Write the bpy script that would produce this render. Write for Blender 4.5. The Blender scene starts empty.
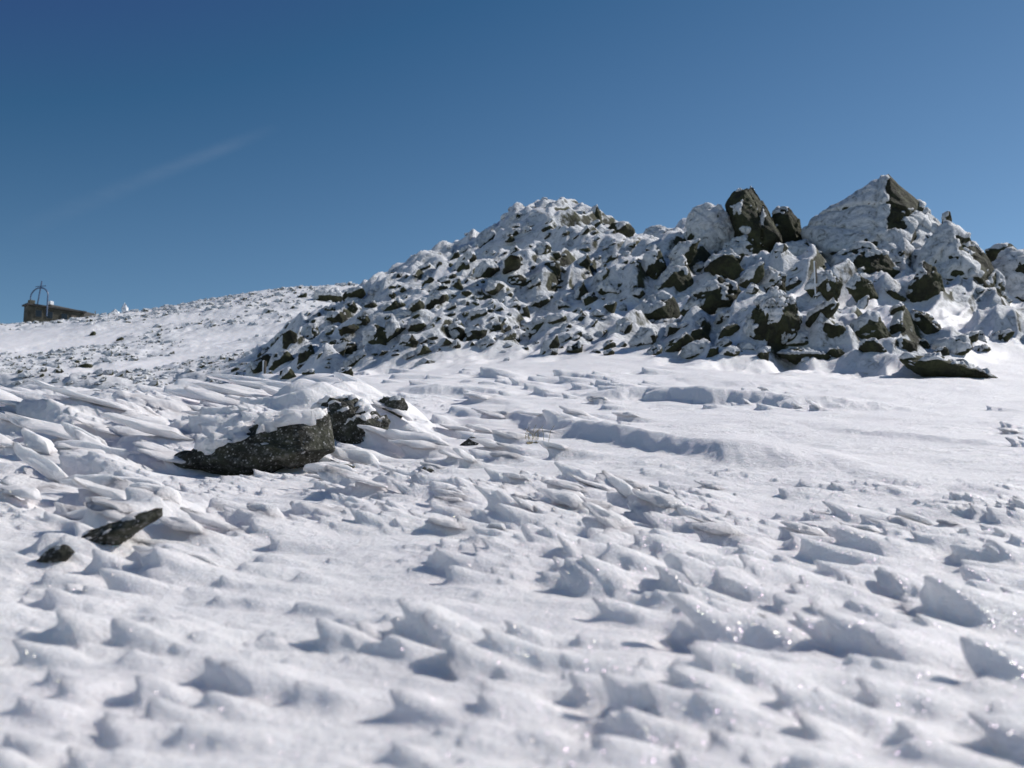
import bpy, bmesh, math, random
import numpy as np
random.seed(7); rng = np.random.RandomState(11)
scene = bpy.context.scene
COL = scene.collection
R = math.radians

# ------------------------------------------------------------------ camera
F = 1098.0; PITCH = R(8.0); CX, CY = 512.0, 384.0
cp, sp = math.cos(PITCH), math.sin(PITCH)
def ray(px, py):
    u = (np.asarray(px, float) - CX) / F; v = (CY - np.asarray(py, float)) / F
    return u, cp - v * sp, sp + v * cp
def at(px, py, d):                      # world point seen at a pixel, d metres ahead (world y)
    a, b, c = ray(px, py)
    return np.array([a / b * d, d, c / b * d])
def tan_el(px, py):
    a, b, c = ray(px, py)
    return a / b, c / b
def row_of(E):                          # picture row of a tangent of elevation (near the middle)
    return CY - F * (E * cp - sp) / (cp + E * sp)

cam_d = bpy.data.cameras.new('camera'); cam = bpy.data.objects.new('camera', cam_d); COL.objects.link(cam)
cam.location = (0, 0, 0); cam.rotation_euler = (R(90) + PITCH, 0, 0)
cam_d.sensor_width = 36; cam_d.lens = F / 1024 * 36
cam_d.clip_start = 0.05; cam_d.clip_end = 60000
cam_d.dof.use_dof = True; cam_d.dof.focus_distance = 7.0; cam_d.dof.aperture_fstop = 4.6
scene.camera = cam

# ------------------------------------------------------------------ sun and sky
SUN_AZ, SUN_EL = R(58), R(37)           # azimuth measured from +y towards +x
sd = np.array([math.sin(SUN_AZ) * math.cos(SUN_EL), math.cos(SUN_AZ) * math.cos(SUN_EL), math.sin(SUN_EL)])
sun_d = bpy.data.lights.new('sun', 'SUN'); sun = bpy.data.objects.new('sun', sun_d); COL.objects.link(sun)
sun_d.energy = 5.0; sun_d.angle = R(0.53); sun_d.color = (1.0, 0.965, 0.91)
from mathutils import Vector
sun.rotation_euler = Vector((-sd[0], -sd[1], -sd[2])).to_track_quat('-Z', 'Y').to_euler()
sun.location = (30, 20, 40)
world = bpy.data.worlds.new('World'); scene.world = world; world.use_nodes = True
wn, wl = world.node_tree.nodes, world.node_tree.links
wn.clear()
sky = wn.new('ShaderNodeTexSky'); sky.sky_type = 'NISHITA'; sky.sun_disc = False
sky.sun_elevation = SUN_EL; sky.sun_rotation = SUN_AZ
sky.altitude = 2900; sky.air_density = 0.9; sky.dust_density = 0.35; sky.ozone_density = 2.2
hs = wn.new('ShaderNodeHueSaturation'); hs.inputs['Saturation'].default_value = 1.0; hs.inputs['Value'].default_value = 1.0
bg = wn.new('ShaderNodeBackground'); bg.inputs['Strength'].default_value = 0.092
wo = wn.new('ShaderNodeOutputWorld')
sep = wn.new('ShaderNodeSeparateColor'); cmb = wn.new('ShaderNodeCombineColor'); wl.new(sky.outputs[0], sep.inputs[0])
for i_, (x0_, m_, k_) in enumerate([(.70, 1.5, .40), (.84, 1.46, .57), (1.2, 1.28, .8)]):   # clear high-mountain air: deeper blue away from the sun
    ad_ = wn.new('ShaderNodeMath'); ad_.operation = 'SUBTRACT'; wl.new(sep.outputs[i_], ad_.inputs[0]); ad_.inputs[1].default_value = x0_
    ml = wn.new('ShaderNodeMath'); ml.operation = 'MULTIPLY'; wl.new(ad_.outputs[0], ml.inputs[0]); ml.inputs[1].default_value = m_
    m2_ = wn.new('ShaderNodeMath'); m2_.operation = 'MULTIPLY'; wl.new(sep.outputs[i_], m2_.inputs[0]); m2_.inputs[1].default_value = k_
    mx_ = wn.new('ShaderNodeMath'); mx_.operation = 'MAXIMUM'; wl.new(ml.outputs[0], mx_.inputs[0]); wl.new(m2_.outputs[0], mx_.inputs[1])
    wl.new(mx_.outputs[0], cmb.inputs[i_])
wl.new(cmb.outputs[0], hs.inputs['Color']); wl.new(hs.outputs[0], bg.inputs[0]); wl.new(bg.outputs[0], wo.inputs[0])
scene.view_settings.view_transform = 'Standard'; scene.view_settings.look = 'None'; scene.view_settings.exposure = 0
scene.cycles.use_denoising = True
scene.cycles.max_bounces = 10; scene.cycles.diffuse_bounces = 8

# ------------------------------------------------------------------ noise in numpy
def _h(ix, iy, s):
    n = (ix.astype(np.int64) * 374761393 + iy.astype(np.int64) * 668265263 + s * 2147483647) & 0xffffffff
    n = ((n ^ (n >> 13)) * 1274126177) & 0xffffffff
    n = n ^ (n >> 16)
    return (n & 0xffffff) / float(0xffffff)
def noise2(x, y, s=0):                  # gradient noise about -0.7..0.7
    x0 = np.floor(x); y0 = np.floor(y); fx = x - x0; fy = y - y0
    u = fx * fx * fx * (fx * (fx * 6 - 15) + 10); v = fy * fy * fy * (fy * (fy * 6 - 15) + 10)
    def g(i, j):
        a = _h(x0 + i, y0 + j, s) * 2 * math.pi
        return np.cos(a) * (fx - i) + np.sin(a) * (fy - j)
    return (g(0, 0) * (1 - u) + g(1, 0) * u) * (1 - v) + (g(0, 1) * (1 - u) + g(1, 1) * u) * v
def fbm2(x, y, o=4, s=0, gain=.5):
    t = 0; a = 1.0
    for k in range(o):
        t = t + a * noise2(x * 2 ** k, y * 2 ** k, s + k * 17); a *= gain
    return t
def noise3(p, s=0):
    x, y, z = p[:, 0], p[:, 1], p[:, 2]
    x0 = np.floor(x); y0 = np.floor(y); z0 = np.floor(z)
    fx, fy, fz = x - x0, y - y0, z - z0
    fx = fx * fx * (3 - 2 * fx); fy = fy * fy * (3 - 2 * fy); fz = fz * fz * (3 - 2 * fz)
    def h(i, j, k): return _h(x0 + i + (z0 + k) * 57, y0 + j + (z0 + k) * 131, s)
    a = (h(0, 0, 0) * (1 - fx) + h(1, 0, 0) * fx) * (1 - fy) + (h(0, 1, 0) * (1 - fx) + h(1, 1, 0) * fx) * fy
    b = (h(0, 0, 1) * (1 - fx) + h(1, 0, 1) * fx) * (1 - fy) + (h(0, 1, 1) * (1 - fx) + h(1, 1, 1) * fx) * fy
    return (a * (1 - fz) + b * fz) * 2 - 1
def fbm3(p, o=3, s=0):
    t = 0; a = 1.0
    for k in range(o):
        t = t + a * noise3(p * 2 ** k, s + 29 * k); a *= .5
    return t
def sstep(a, b, x):
    t = np.clip((x - a) / (b - a), 0, 1); return t * t * (3 - 2 * t)

# ------------------------------------------------------------------ lie of the land
# slope surveyed as (column, row, metres ahead)
CT = []
near = [(768, 1.22), (700, 1.5), (620, 2.1), (560, 2.9), (510, 4.0)]
for px in (-150, 60, 260, 460, 660, 860, 1060, 1200):
    for py, d in near: CT.append((px, py, d))
    CT.append((px, 900, .85))
survey = {
 -250: [(470, 5.8), (425, 9.5), (408, 14), (425, 20), (405, 45), (375, 85), (352, 150), (385, 230), (440, 420)],
 0:    [(470, 5.8), (430, 9.0), (403, 13), (418, 20), (398, 42), (356, 90), (327, 150), (365, 230), (430, 420)],
 128:  [(470, 5.8), (430, 8.6), (398, 13), (410, 20), (395, 42), (355, 85), (317, 155), (355, 230), (420, 420)],
 256:  [(470, 5.8), (430, 8.6), (395, 13), (390, 20), (380, 38), (345, 85), (295, 165), (335, 240), (420, 420)],
 330:  [(470, 5.8), (430, 8.6), (396, 13), (376, 20), (345, 30), (315, 40), (330, 60), (330, 90), (289, 165), (335, 240), (420, 420)],
 384:  [(470, 5.7), (430, 8.5), (396, 13), (372, 20), (318, 32), (286, 41), (310, 60), (325, 90), (295, 165), (420, 420)],
 450:  [(470, 5.5), (430, 8.3), (396, 13), (368, 20), (302, 32), (258, 42), (300, 60), (400, 160), (470, 420)],
 530:  [(470, 5.4), (430, 8.2), (396, 13), (364, 20), (285, 33), (219, 44), (290, 60), (420, 160), (480, 420)],
 640:  [(470, 5.3), (430, 8.0), (396, 13), (360, 20), (290, 31), (238, 42), (300, 60), (420, 160), (480, 420)],
 740:  [(470, 5.2), (430, 7.9), (396, 13), (360, 20), (303, 27), (250, 36), (310, 55), (420, 160), (480, 420)],
 840:  [(470, 5.2), (430, 7.9), (396, 13), (368, 19), (334, 23), (302, 27), (256, 34), (320, 55), (420, 160), (480, 420)],
 920:  [(470, 5.2), (430, 7.9), (398, 13), (376, 18), (340, 23), (308, 27), (262, 34), (320, 55), (420, 160), (480, 420)],
 1010: [(470, 5.2), (430, 7.9), (400, 13), (384, 17), (350, 23), (325, 27), (284, 33), (320, 55), (420, 160), (480, 420)],
 1200: [(470, 5.2), (430, 7.9), (402, 13), (388, 17), (355, 24), (310, 34), (350, 55), (430, 160), (480, 420)],
}
for px, l in survey.items():
    for py, d in l: CT.append((px, py, d))
CT = np.array(CT)
cu, ce = tan_el(CT[:, 0], CT[:, 1]); cl = np.log(CT[:, 2])
KU = 3.0
def _phi(r2): return .5 * r2 * np.log(r2 + 1e-9)
def _feat(u, l): return np.stack([u * KU, l], -1)
P_ = _feat(cu, cl)
A = _phi(((P_[:, None] - P_[None]) ** 2).sum(-1)) + np.eye(len(P_)) * 2e-3
B = np.concatenate([np.ones((len(P_), 1)), P_], 1)
M_ = np.block([[A, B], [B.T, np.zeros((3, 3))]])
sol = np.linalg.solve(M_, np.concatenate([ce, np.zeros(3)]))
def base_E(u, l):
    shp = u.shape; u = np.clip(u.ravel(), -.72, .72); l = np.clip(l.ravel(), math.log(.8), math.log(450))
    out = np.empty(u.shape)
    for i in range(0, len(u), 60000):
        f = _feat(u[i:i + 60000], l[i:i + 60000])
        r2 = ((f[:, None] - P_[None]) ** 2).sum(-1)
        out[i:i + 60000] = _phi(r2) @ sol[:-3] + sol[-3] + f @ sol[-2:]
    return out.reshape(shp)
# coarse table for lookups
TU = np.linspace(-.75, .75, 301); TL = np.linspace(math.log(.8), math.log(450), 640)
TE = base_E(*np.meshgrid(TU, TL, indexing='ij'))
def tab(u, l):
    a = np.clip((u - TU[0]) / (TU[1] - TU[0]), 0, 299.999); b = np.clip((l - TL[0]) / (TL[1] - TL[0]), 0, 638.999)
    i = a.astype(int); j = b.astype(int); fa = a - i; fb = b - j
    return (TE[i, j] * (1 - fb) + TE[i, j + 1] * fb) * (1 - fa) + (TE[i + 1, j] * (1 - fb) + TE[i + 1, j + 1] * fb) * fa
def ground_d(px, py, dmin=0):           # metres ahead where a sight line meets the bare slope
    u, e = tan_el(px, py)
    E = tab(np.full(TL.shape, float(u)), TL)
    ok = np.where((E >= e) & (np.exp(TL) > dmin))[0]
    if len(ok) == 0: return math.exp(TL[np.argmax(np.where(np.exp(TL) > dmin, E, -9))])
    return math.exp(TL[ok[0]])

# ------------------------------------------------------------------ masks in the world plane
def outcrop_mask(x, y):
    u = x / y; l = y
    left = -.222 + .008 * np.sin(y * .9)               # the pile's left toe
    a = sstep(left - .015, left + .03, u - .0016 * (33 - y))
    front = 21.0 + 2.0 * np.sin(u * 14 + 1) + 3.5 * noise2(x * .35, y * 0 + 2, 19) + 1.2 * noise2(x * 1.3, y * .5, 20) + 5.5 * sstep(.25, -.15, u) * 0 + 3 * sstep(-.02, -.2, u)
    b = sstep(front - 3.0, front + 3.0, y) * sstep(62, 50, y)
    return a * b
def far_mask(x, y):
    return sstep(30, 42, y) * (1 - outcrop_mask(x, y))

def blocks(x, y, size, s, sharp=3.0, aniso=1.0):
    X = x / size; Y = y / size * aniso
    X, Y = X * .87 - Y * .5, X * .5 + Y * .87
    x0 = np.floor(X); y0 = np.floor(Y); best = np.full(X.shape, -1e9)
    for i in (-1, 0, 1):
        for j in (-1, 0, 1):
            gx, gy = x0 + i, y0 + j
            jx = gx + _h(gx, gy, s); jy = gy + _h(gx, gy, s + 1)
            r = .28 + .45 * _h(gx, gy, s + 2)
            t1 = (_h(gx, gy, s + 3) - .5) * 1.6; t2 = (_h(gx, gy, s + 4) - .5) * 1.6
            dx, dy = X - jx, Y - jy
            dd = np.maximum(np.abs(dx * .9 + dy * .44), np.abs(dy * .9 - dx * .44) * 1.15)
            h = _h(gx, gy, s + 5) * .9 + t1 * dx + t2 * dy - sharp * np.maximum(0, dd - r)
            best = np.maximum(best, h)
    return np.clip(best, -.25, 2) * size

# ------------------------------------------------------------------ wind-carved snow
FE = []       # feathers: x, y, dx, dy, L, H, W, lean
def feather(px, py, Lp, Hp, ang=None, wf=.34, lean=None):
    d = ground_d(px, py); u, e = tan_el(px, py)
    s = d / F
    if ang is None: ang = rng.uniform(-30, 12)
    if lean is None: lean = rng.uniform(.9, 1.5)
    FE.append((u * d, d, math.cos(R(ang)), math.sin(R(ang)), Lp * s, Hp * s, Lp * s * wf, lean))
# the ones one can pick out (tip foot column, row, length, height)
hand = [
 (700,640,150,62,-8),(672,598,90,34,-5),(775,640,95,40,-20),(950,620,140,46,-10),(965,585,90,36,-5),(905,600,70,34,-25),
 (612,715,190,50,-12),(575,700,120,38,0),(520,668,80,30,-15),(508,640,85,34,-5),(430,645,110,34,-5),(480,715,140,34,-10),
 (455,640,60,30,-18),(405,640,60,24,-8),(560,590,100,30,-15),(600,618,80,28,-10),(670,640,60,22,-10),
 (360,640,60,16,-10),(800,560,110,38,-28),(845,555,90,34,-25),(760,590,90,28,-10),(850,650,120,40,-12),(720,690,110,40,-5),
 (790,715,110,34,-15),(860,700,120,36,-8),(990,680,120,44,-8),(985,740,120,50,-10),(900,740,120,30,-5),
 (475,545,80,24,-20),(505,520,80,26,-25),(530,560,90,24,-15),(548,515,90,26,-30),(590,535,90,26,-28),(640,520,90,22,-30),(565,480,50,26,-20),
 (560,505,70,20,-30),(620,575,80,22,-15),(700,545,80,22,-20),(660,560,70,20,-20),(740,560,70,18,-20),
 (90,600,70,34,-25),(110,590,90,40,-15),(70,640,110,36,-10),(50,610,80,30,-10),(20,665,90,36,-5),(120,650,90,28,-15),(165,640,90,26,-8),
 (200,680,120,36,-12),(290,700,120,26,-12),(225,690,120,44,-5),(130,700,100,36,-5),(110,735,110,30,-20),(150,720,80,30,-15),(60,700,90,24,0),
 (15,720,90,26,-10),(330,650,60,18,-10),(105,575,90,28,-15),(150,560,110,24,-15),(135,545,120,20,-10),(175,530,100,20,-12),(215,525,90,18,-10),(160,580,110,22,-12),
 (200,555,120,18,-10),(60,590,70,20,-10),
 (55,400,150,26,-12),(10,425,150,26,-10),(85,428,110,24,-5),(115,452,150,22,-5),(80,465,80,28,-10),(25,470,80,34,-20),(65,480,130,30,-5),
 (75,512,150,26,-3),(60,520,100,24,-5),(125,435,100,18,-5),(160,418,100,18,-6),(200,410,110,18,-6),(170,432,90,16,-6),(230,400,120,20,-8),(260,398,130,16,-6),
 (255,390,100,18,-10),(215,395,70,14,-10),(300,402,90,14,-4),(190,425,120,14,-6),(240,412,110,14,-4),
 (360,452,100,24,-5),(380,440,70,20,-8),(345,462,70,18,-3),(320,490,90,20,-5),(400,455,90,18,-5),(350,420,60,16,12),
 (430,425,100,18,-8),(455,440,60,14,-8),(440,465,90,14,-8),(470,455,80,14,-8),
 (230,575,100,18,-8),(270,545,120,16,-6),(240,510,130,14,-5),(300,520,120,12,-5),(350,500,80,10,-5),
]
for px, py, L_, H_, a_ in hand: feather(px, py, L_, H_ * .70, a_ + rng.uniform(-6, 6), wf=rng.uniform(.30, .44))
# belts of the small ones between them: x0,x1,y0,y1,n, length range, height/length
for x0, x1, y0, y1, n, la, lb, hr in [
   (380, 1060, 640, 800, 24, 60, 130, .19), (560, 1060, 560, 650, 26, 50, 100, .19), (430, 860, 480, 590, 60, 36, 80, .2),
   (-40, 260, 560, 800, 30, 50, 110, .19), (60, 260, 505, 580, 26, 55, 110, .18), (-20, 160, 400, 520, 20, 70, 130, .15),
   (140, 340, 385, 425, 24, 70, 130, .14), (400, 560, 420, 520, 34, 36, 70, .2), (820, 1050, 500, 580, 16, 34, 70, .2),
   (560, 850, 400, 412, 20, 16, 34, .22), (640, 900, 470, 530, 12, 24, 50, .15), (240, 480, 575, 700, 8, 50, 100, .14),
   (380, 640, 372, 400, 50, 24, 60, .16), (980, 1040, 400, 450, 8, 30, 50, .3), (260, 460, 480, 560, 10, 50, 110, .1),
   (-30, 240, 395, 470, 18, 90, 170, .13), (440, 620, 380, 440, 24, 34, 80, .16)]:
    for _ in range(n):
        px, py = rng.uniform(x0, x1), rng.uniform(y0, y1); L_ = rng.uniform(la, lb) * (.7 + .3 * rng.rand()) * 1.25; hr_ = hr
        feather(px, py, L_, L_ / 1.25 * hr * rng.uniform(.5, 1.3), rng.uniform(-38, 0), wf=rng.uniform(.22, .36))
FEL = list(FE); FE = np.array(FE)

# drift ledges: polyline (px, py at the foot), height in rows, back fall-off
LEDGES = [([(505, 420), (560, 436), (640, 448), (720, 462), (790, 470), (900, 476)], 20, 1.3, .22),
          ([(575, 400), (650, 402), (740, 406), (800, 408), (940, 413)], 16, 1.8, .16),
          ([(-60, 440), (20, 436), (90, 437), (165, 438)], 24, 1.5, .12),
          ([(-60, 414), (60, 408), (170, 412)], 14, 2.0, .14),
          ([(60, 486), (120, 488), (180, 489)], 10, .5, .06),
          ([(395, 393), (470, 395), (560, 397)], 9, 1.6, .12),
          ([(690, 387), (800, 389), (900, 391)], 6, 2.5, .2),
          ([(820, 432), (930, 440), (1060, 452)], 5, 1.2, .1),
          ([(860, 482), (960, 492), (1060, 505)], 7, .6, .06)]
LG = []
for pts, hp, back, wid in LEDGES:
    q = []
    for px, py in pts:
        d = ground_d(px, py); q.append((tan_el(px, py)[0] * d, d))
    q = np.array(q); LG.append((q, hp * q[:, 1].mean() / F, back, wid))
# banks of snow heaped behind the near rocks: (px, py foot, side radius px, height px, depth radius m)
BANKS = []
for px, py, wx, hp, dr in [(262, 452, 85, 34, .45), (345, 444, 70, 36, .4), (120, 540, 55, 26, .2), (55, 560, 25, 10, .12), (380, 436, 50, 14, .4)]:
    d = ground_d(px, py); BANKS.append((tan_el(px, py)[0] * d, d + dr * 1.0, wx * d / F, dr, hp * 1.0 * d / F))

def carve(x, y, u):
    """displacement of the snow surface: dx, dy, dz"""
    n = len(x); S = np.zeros(n); VX = np.zeros(n); VY = np.zeros(n)
    dz = np.zeros(n)
    order = np.argsort(y, kind='stable') if not CARVE_SORTED else None
    ys = y if order is None else y[order]; xs = x if order is None else x[order]
    for fx, fy, cx_, cy_, L, H, W, lean in FE:
        i0 = np.searchsorted(ys, fy - L * 1.2); i1 = np.searchsorted(ys, fy + L * 1.2)
        if i1 <= i0: continue
        seg = np.nonzero(np.abs(xs[i0:i1] - fx) < L * 1.25)[0] + i0
        if len(seg) == 0: continue
        dx, dy = xs[seg] - fx, ys[seg] - fy
        wob = noise2(dx / L * 3 + fx * 7, dy / L * 3 + fy * 5, 3)
        a = (dx * cx_ + dy * cy_) / L; b = (-dx * cy_ + dy * cx_) / W + wob * .35
        a = a + wob * .06
        rise = sstep(0, .26, a)
        fall = np.clip(1 - np.maximum(a - .2, 0) / .8, 0, 1) ** 1.35
        wq = .52 + .55 * np.clip(a, 0, 1)
        qb = b / wq; qb = np.where(qb < 0, qb * 1.15, qb * .85)
        w = np.clip(1 - qb * qb, 0, 1) ** .85
        h = H * rise * fall * w * (1 + .25 * wob)
        sc_ = -.32 * H * np.exp(-((a + .12) / .16) ** 2 - (b / .8) ** 2) - .22 * H * np.exp(-((a - .3) / .3) ** 2 - ((b + 1.05) / .45) ** 2)
        (np.subtract.at if False else (lambda t_, i_, v_: t_.__setitem__(i_, t_[i_] + v_)))(dz, seg if order is None else order[seg], sc_)
        m = h > 1e-5; sg = seg[m]; h = h[m]; a = a[m]
        h4 = h ** 3
        tgt = sg if order is None else order[sg]
        ln = lean * h4 * h * (h / H) ** .6 * 1.25 * np.clip(1.2 - a * 1.4, 0, 1)
        S[tgt] += h4; VX[tgt] -= ln * cx_; VY[tgt] -= ln * cy_
    hh = S ** (1 / 3.); ok = S > 0
    dx = np.where(ok, VX / np.maximum(S, 1e-30), 0); dy = np.where(ok, VY / np.maximum(S, 1e-30), 0)
    dz += hh
    for q, H, back, wid in LG:
        m = np.nonzero((y > q[:, 1].min() - 1.5) & (y < q[:, 1].max() + back * 5) & (x > q[:, 0].min() - 1) & (x < q[:, 0].max() + 1))[0]
        if len(m) == 0: continue
        yl = np.interp(x[m], q[:, 0], q[:, 1]) + .22 * noise2(x[m] * 1.7, x[m] * 0 + H * 50, 5) + .10 * noise2(x[m] * 6, y[m] * 3, 8) + .04 * noise2(x[m] * 17, y[m] * 6, 14)
        t = np.clip((x[m] - q[0, 0]) / (q[-1, 0] - q[0, 0]), 0, 1); tp = np.sin(np.pi * t ** .75) ** .9 * (1 + .12 * noise2(x[m] * 2.5, y[m] * 0 + 3, 6))
        dn = y[m] - yl
        wid_ = wid * (1.5 + .5 * noise2(x[m] * 1.1, y[m] * 0 + 8, 16)); h = H * tp * sstep(-wid_, wid_, dn) * np.exp(-np.maximum(dn - wid, 0) / back)
        dz[m] += h; dy[m] -= h * .05 * sstep(wid * 2.5, 0, np.abs(dn - wid * .5))
    for bx, by, rx, ry, H in BANKS:
        yy = np.where(y > by, (y - by) / (ry * 2.2), (y - by) / ry); e = ((x - bx) / rx) ** 2 + yy ** 2; mm = np.nonzero(e < 6)[0]; e = e[mm] * (1 + .5 * noise2(x[mm] * 6, y[mm] * 6, 12))
        hb = H * np.exp(-np.maximum(e, 0) ** 1.6); dz[mm] += hb; dy[mm] -= .4 * hb; dx[mm] -= .3 * hb
    return dx, dy, dz
CARVE_SORTED = True

def detail(x, y):
    """all relief over the bare slope; returns dx, dy, dz, rocky"""
    u = x / y
    om = outcrop_mask(x, y); fm = far_mask(x, y)
    dx, dy, dz = carve(x, y, u)
    near_ = sstep(26, 17, y)
    # ripples running across the wind, and gentle swells
    dz = dz + near_ * (.035 * np.minimum(1, y / 5) * fbm2(x * .8, y * .8, 3, 2) + .012 * np.minimum(1, y / 3) * fbm2(x * 2.2 + y * .5, y * 4.5, 3, 9))
    wt = fbm2(x * .5 + 3, y * .5, 2, 31)
    rip = fbm2(x * 7 + y * 2.5, y * 17, 3, 41)
    # overlapping wind feathers, closer together where the wind has bitten
    dens = sstep(5.6, 4.2, y) * (1 - .85 * np.exp(-((u + .17) / .10) ** 2 - ((y - 2.5) / .75) ** 2)) * (1 - .75 * sstep(.12, .3, u) * sstep(3.6, 5, y))
    dens = np.maximum(dens, .8 * sstep(-.02, -.12, u) * sstep(4.2, 5.5, y) * sstep(15, 10, y)) * near_
    dens = dens * (.05 + .95 * sstep(-.22, .18, fbm2(x * 1.3, y * 1.6, 2, 81)))
    wx = x + .06 * noise2(x * 5, y * 5, 82) + .02 * noise2(x * 15, y * 15, 84); wv = y + .05 * noise2(x * 5, y * 5, 83)
    for sc_, am_, sd_ in ((3.3, .050, 90), (6.2, .042, 95), (11., .026, 99), (19., .012, 103)):
        la = (wx * .94 - wv * .34) * sc_; lb = (wx * .34 + wv * .94) * sc_ * 2.9
        # sawtooth along the wind inside random cells: steep to windward, long lee tail
        j0 = np.floor(lb); best = np.zeros(len(x))
        for dj in (-1, 0, 1):
            jj = j0 + dj; ph = _h(jj, jj * 0 + 3, sd_) * 7; i0 = np.floor(la + ph)
            for di in (0, 1):
                ii_ = i0 - di; hh0 = _h(ii_, jj, sd_ + 1); c0 = _h(ii_, jj, sd_ + 2) * .5; cb = (_h(ii_, jj, sd_ + 3) - .5) * .5
                a_ = (la + ph - ii_ - c0); b_ = (lb - jj - .5 - cb) / (.55 + .35 * np.clip(a_, 0, 1.4))
                f_ = sstep(0, .16, a_) * np.clip(1 - (a_ - .1) / 1.25, 0, 1) ** 1.3 * np.clip(1 - b_ * b_, 0, 1) * hh0 ** 1.3
                best = np.maximum(best, f_)
        hf = am_ * dens * best * np.minimum(1.5, .55 + y * .18)
        dz = dz + hf; dx = dx - hf * 1.25; dy = dy + hf * .4
    # crumbled lumps, a finger or two across, thickest where the wind has bitten
    bite = sstep(-.25, .3, fbm2(x * .9 + 9, y * .9, 2, 51))
    qx = x + .05 * noise2(x * 6, y * 6, 71); qy = y + .05 * noise2(x * 6, y * 6, 72)
    lump = np.abs(fbm2(qx * 11 + qy * 3, qy * 26, 3, 52)) ; lump2 = np.maximum(0, noise2(qx * 5 + qy * 2, qy * 13, 53))
    dz = dz + near_ * (.2 + .8 * bite) * (.008 * np.minimum(1, y / 3) * lump + .022 * np.minimum(1.3, y / 3) * lump2)
    dx = dx - near_ * bite * .02 * lump2
    dz = dz + near_ * np.minimum(1, 9 / y) * .006 * np.clip(.5 + wt * 1.6, 0.08, 1.2) * np.abs(rip) * np.minimum(1.2, y / 1.6)
    rocky = np.zeros(len(x))
    m = np.nonzero(om > .001)[0]
    if len(m):
        X, Y = x[m], y[m]
        hgt = blocks(X, Y, 1.9, 100, 1.8, .8) * .42 + blocks(X + 7, Y, .9, 200, 2.0, .75) * .40 + blocks(X, Y + 3, .42, 300, 1.8, .7) * .24
        cover = sstep(-.10, .35, fbm2(X * .16, Y * .2, 2, 77) + .05)        # drifted-in hollows
        amp = 1 - .72 * cover
        rib = 1 - np.abs(noise2((X * .85 - Y * .5) * 1.15 + .3 * noise2(X, Y, 4), (X * .5 + Y * .85) * .30, 88)) * 2.4
        dz[m] += om[m] * (hgt * amp - .58) + om[m] * (.46 * rib * (.4 + .6 * amp)) + om[m] * .07 * fbm2(X * 1.4, Y * 1.4, 3, 60) + om[m] * .07 * np.abs(fbm2((X * .85 - Y * .5) * 4.5, (X * .5 + Y * .85) * 2.0, 3, 61))
        rocky[m] = om[m] * (1 - .8 * cover)
    m = np.nonzero(fm > .001)[0]
    if len(m):
        X, Y = x[m], y[m]
        patch = np.maximum(sstep(-.26, .10, fbm2(X * .035 + 5, Y * .022, 3, 55) + .02), .8 * sstep(125, 145, Y) * sstep(-.36, -.31, X / Y))
        amp = .2 + .8 * patch
        hgt = blocks(X, Y, 2.3, 400, 1.2, .5) * .16 + blocks(X, Y, 1.0, 500, 1.6, .45) * .30 + .10 * fbm2(X * 1.6, Y * .9, 3, 62)
        dz[m] += fm[m] * amp * hgt * (.7 + .3 * fbm2(X * .1, Y * .1, 2, 5)) + fm[m] * .5 * fbm2(X * .05, Y * .03, 3, 71)
        rocky[m] = np.maximum(rocky[m], fm[m] * patch * .75)
    return dx, dy, dz, rocky

# ------------------------------------------------------------------ materials
def newmat(name):
    m = bpy.data.materials.new(name); m.use_nodes = True; nt = m.node_tree; nt.nodes.clear()
    out = nt.nodes.new('ShaderNodeOutputMaterial'); return m, nt.nodes, nt.links, out
def node(ns, t, **k):
    n = ns.new(t)
    for a, b in k.items():
        if hasattr(n, a): setattr(n, a, b)
        else: n.inputs[a].default_value = b
    return n
def ramp(ns, stops):
    r = ns.new('ShaderNodeValToRGB'); e = r.color_ramp.elements
    e[0].position, e[0].color = stops[0][0], stops[0][1]
    e[1].position, e[1].color = stops[-1][0], stops[-1][1]
    for p, c in stops[1:-1]:
        x = e.new(p); x.color = c
    return r
def g(v, a=1): return (v, v, v, a)

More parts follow.
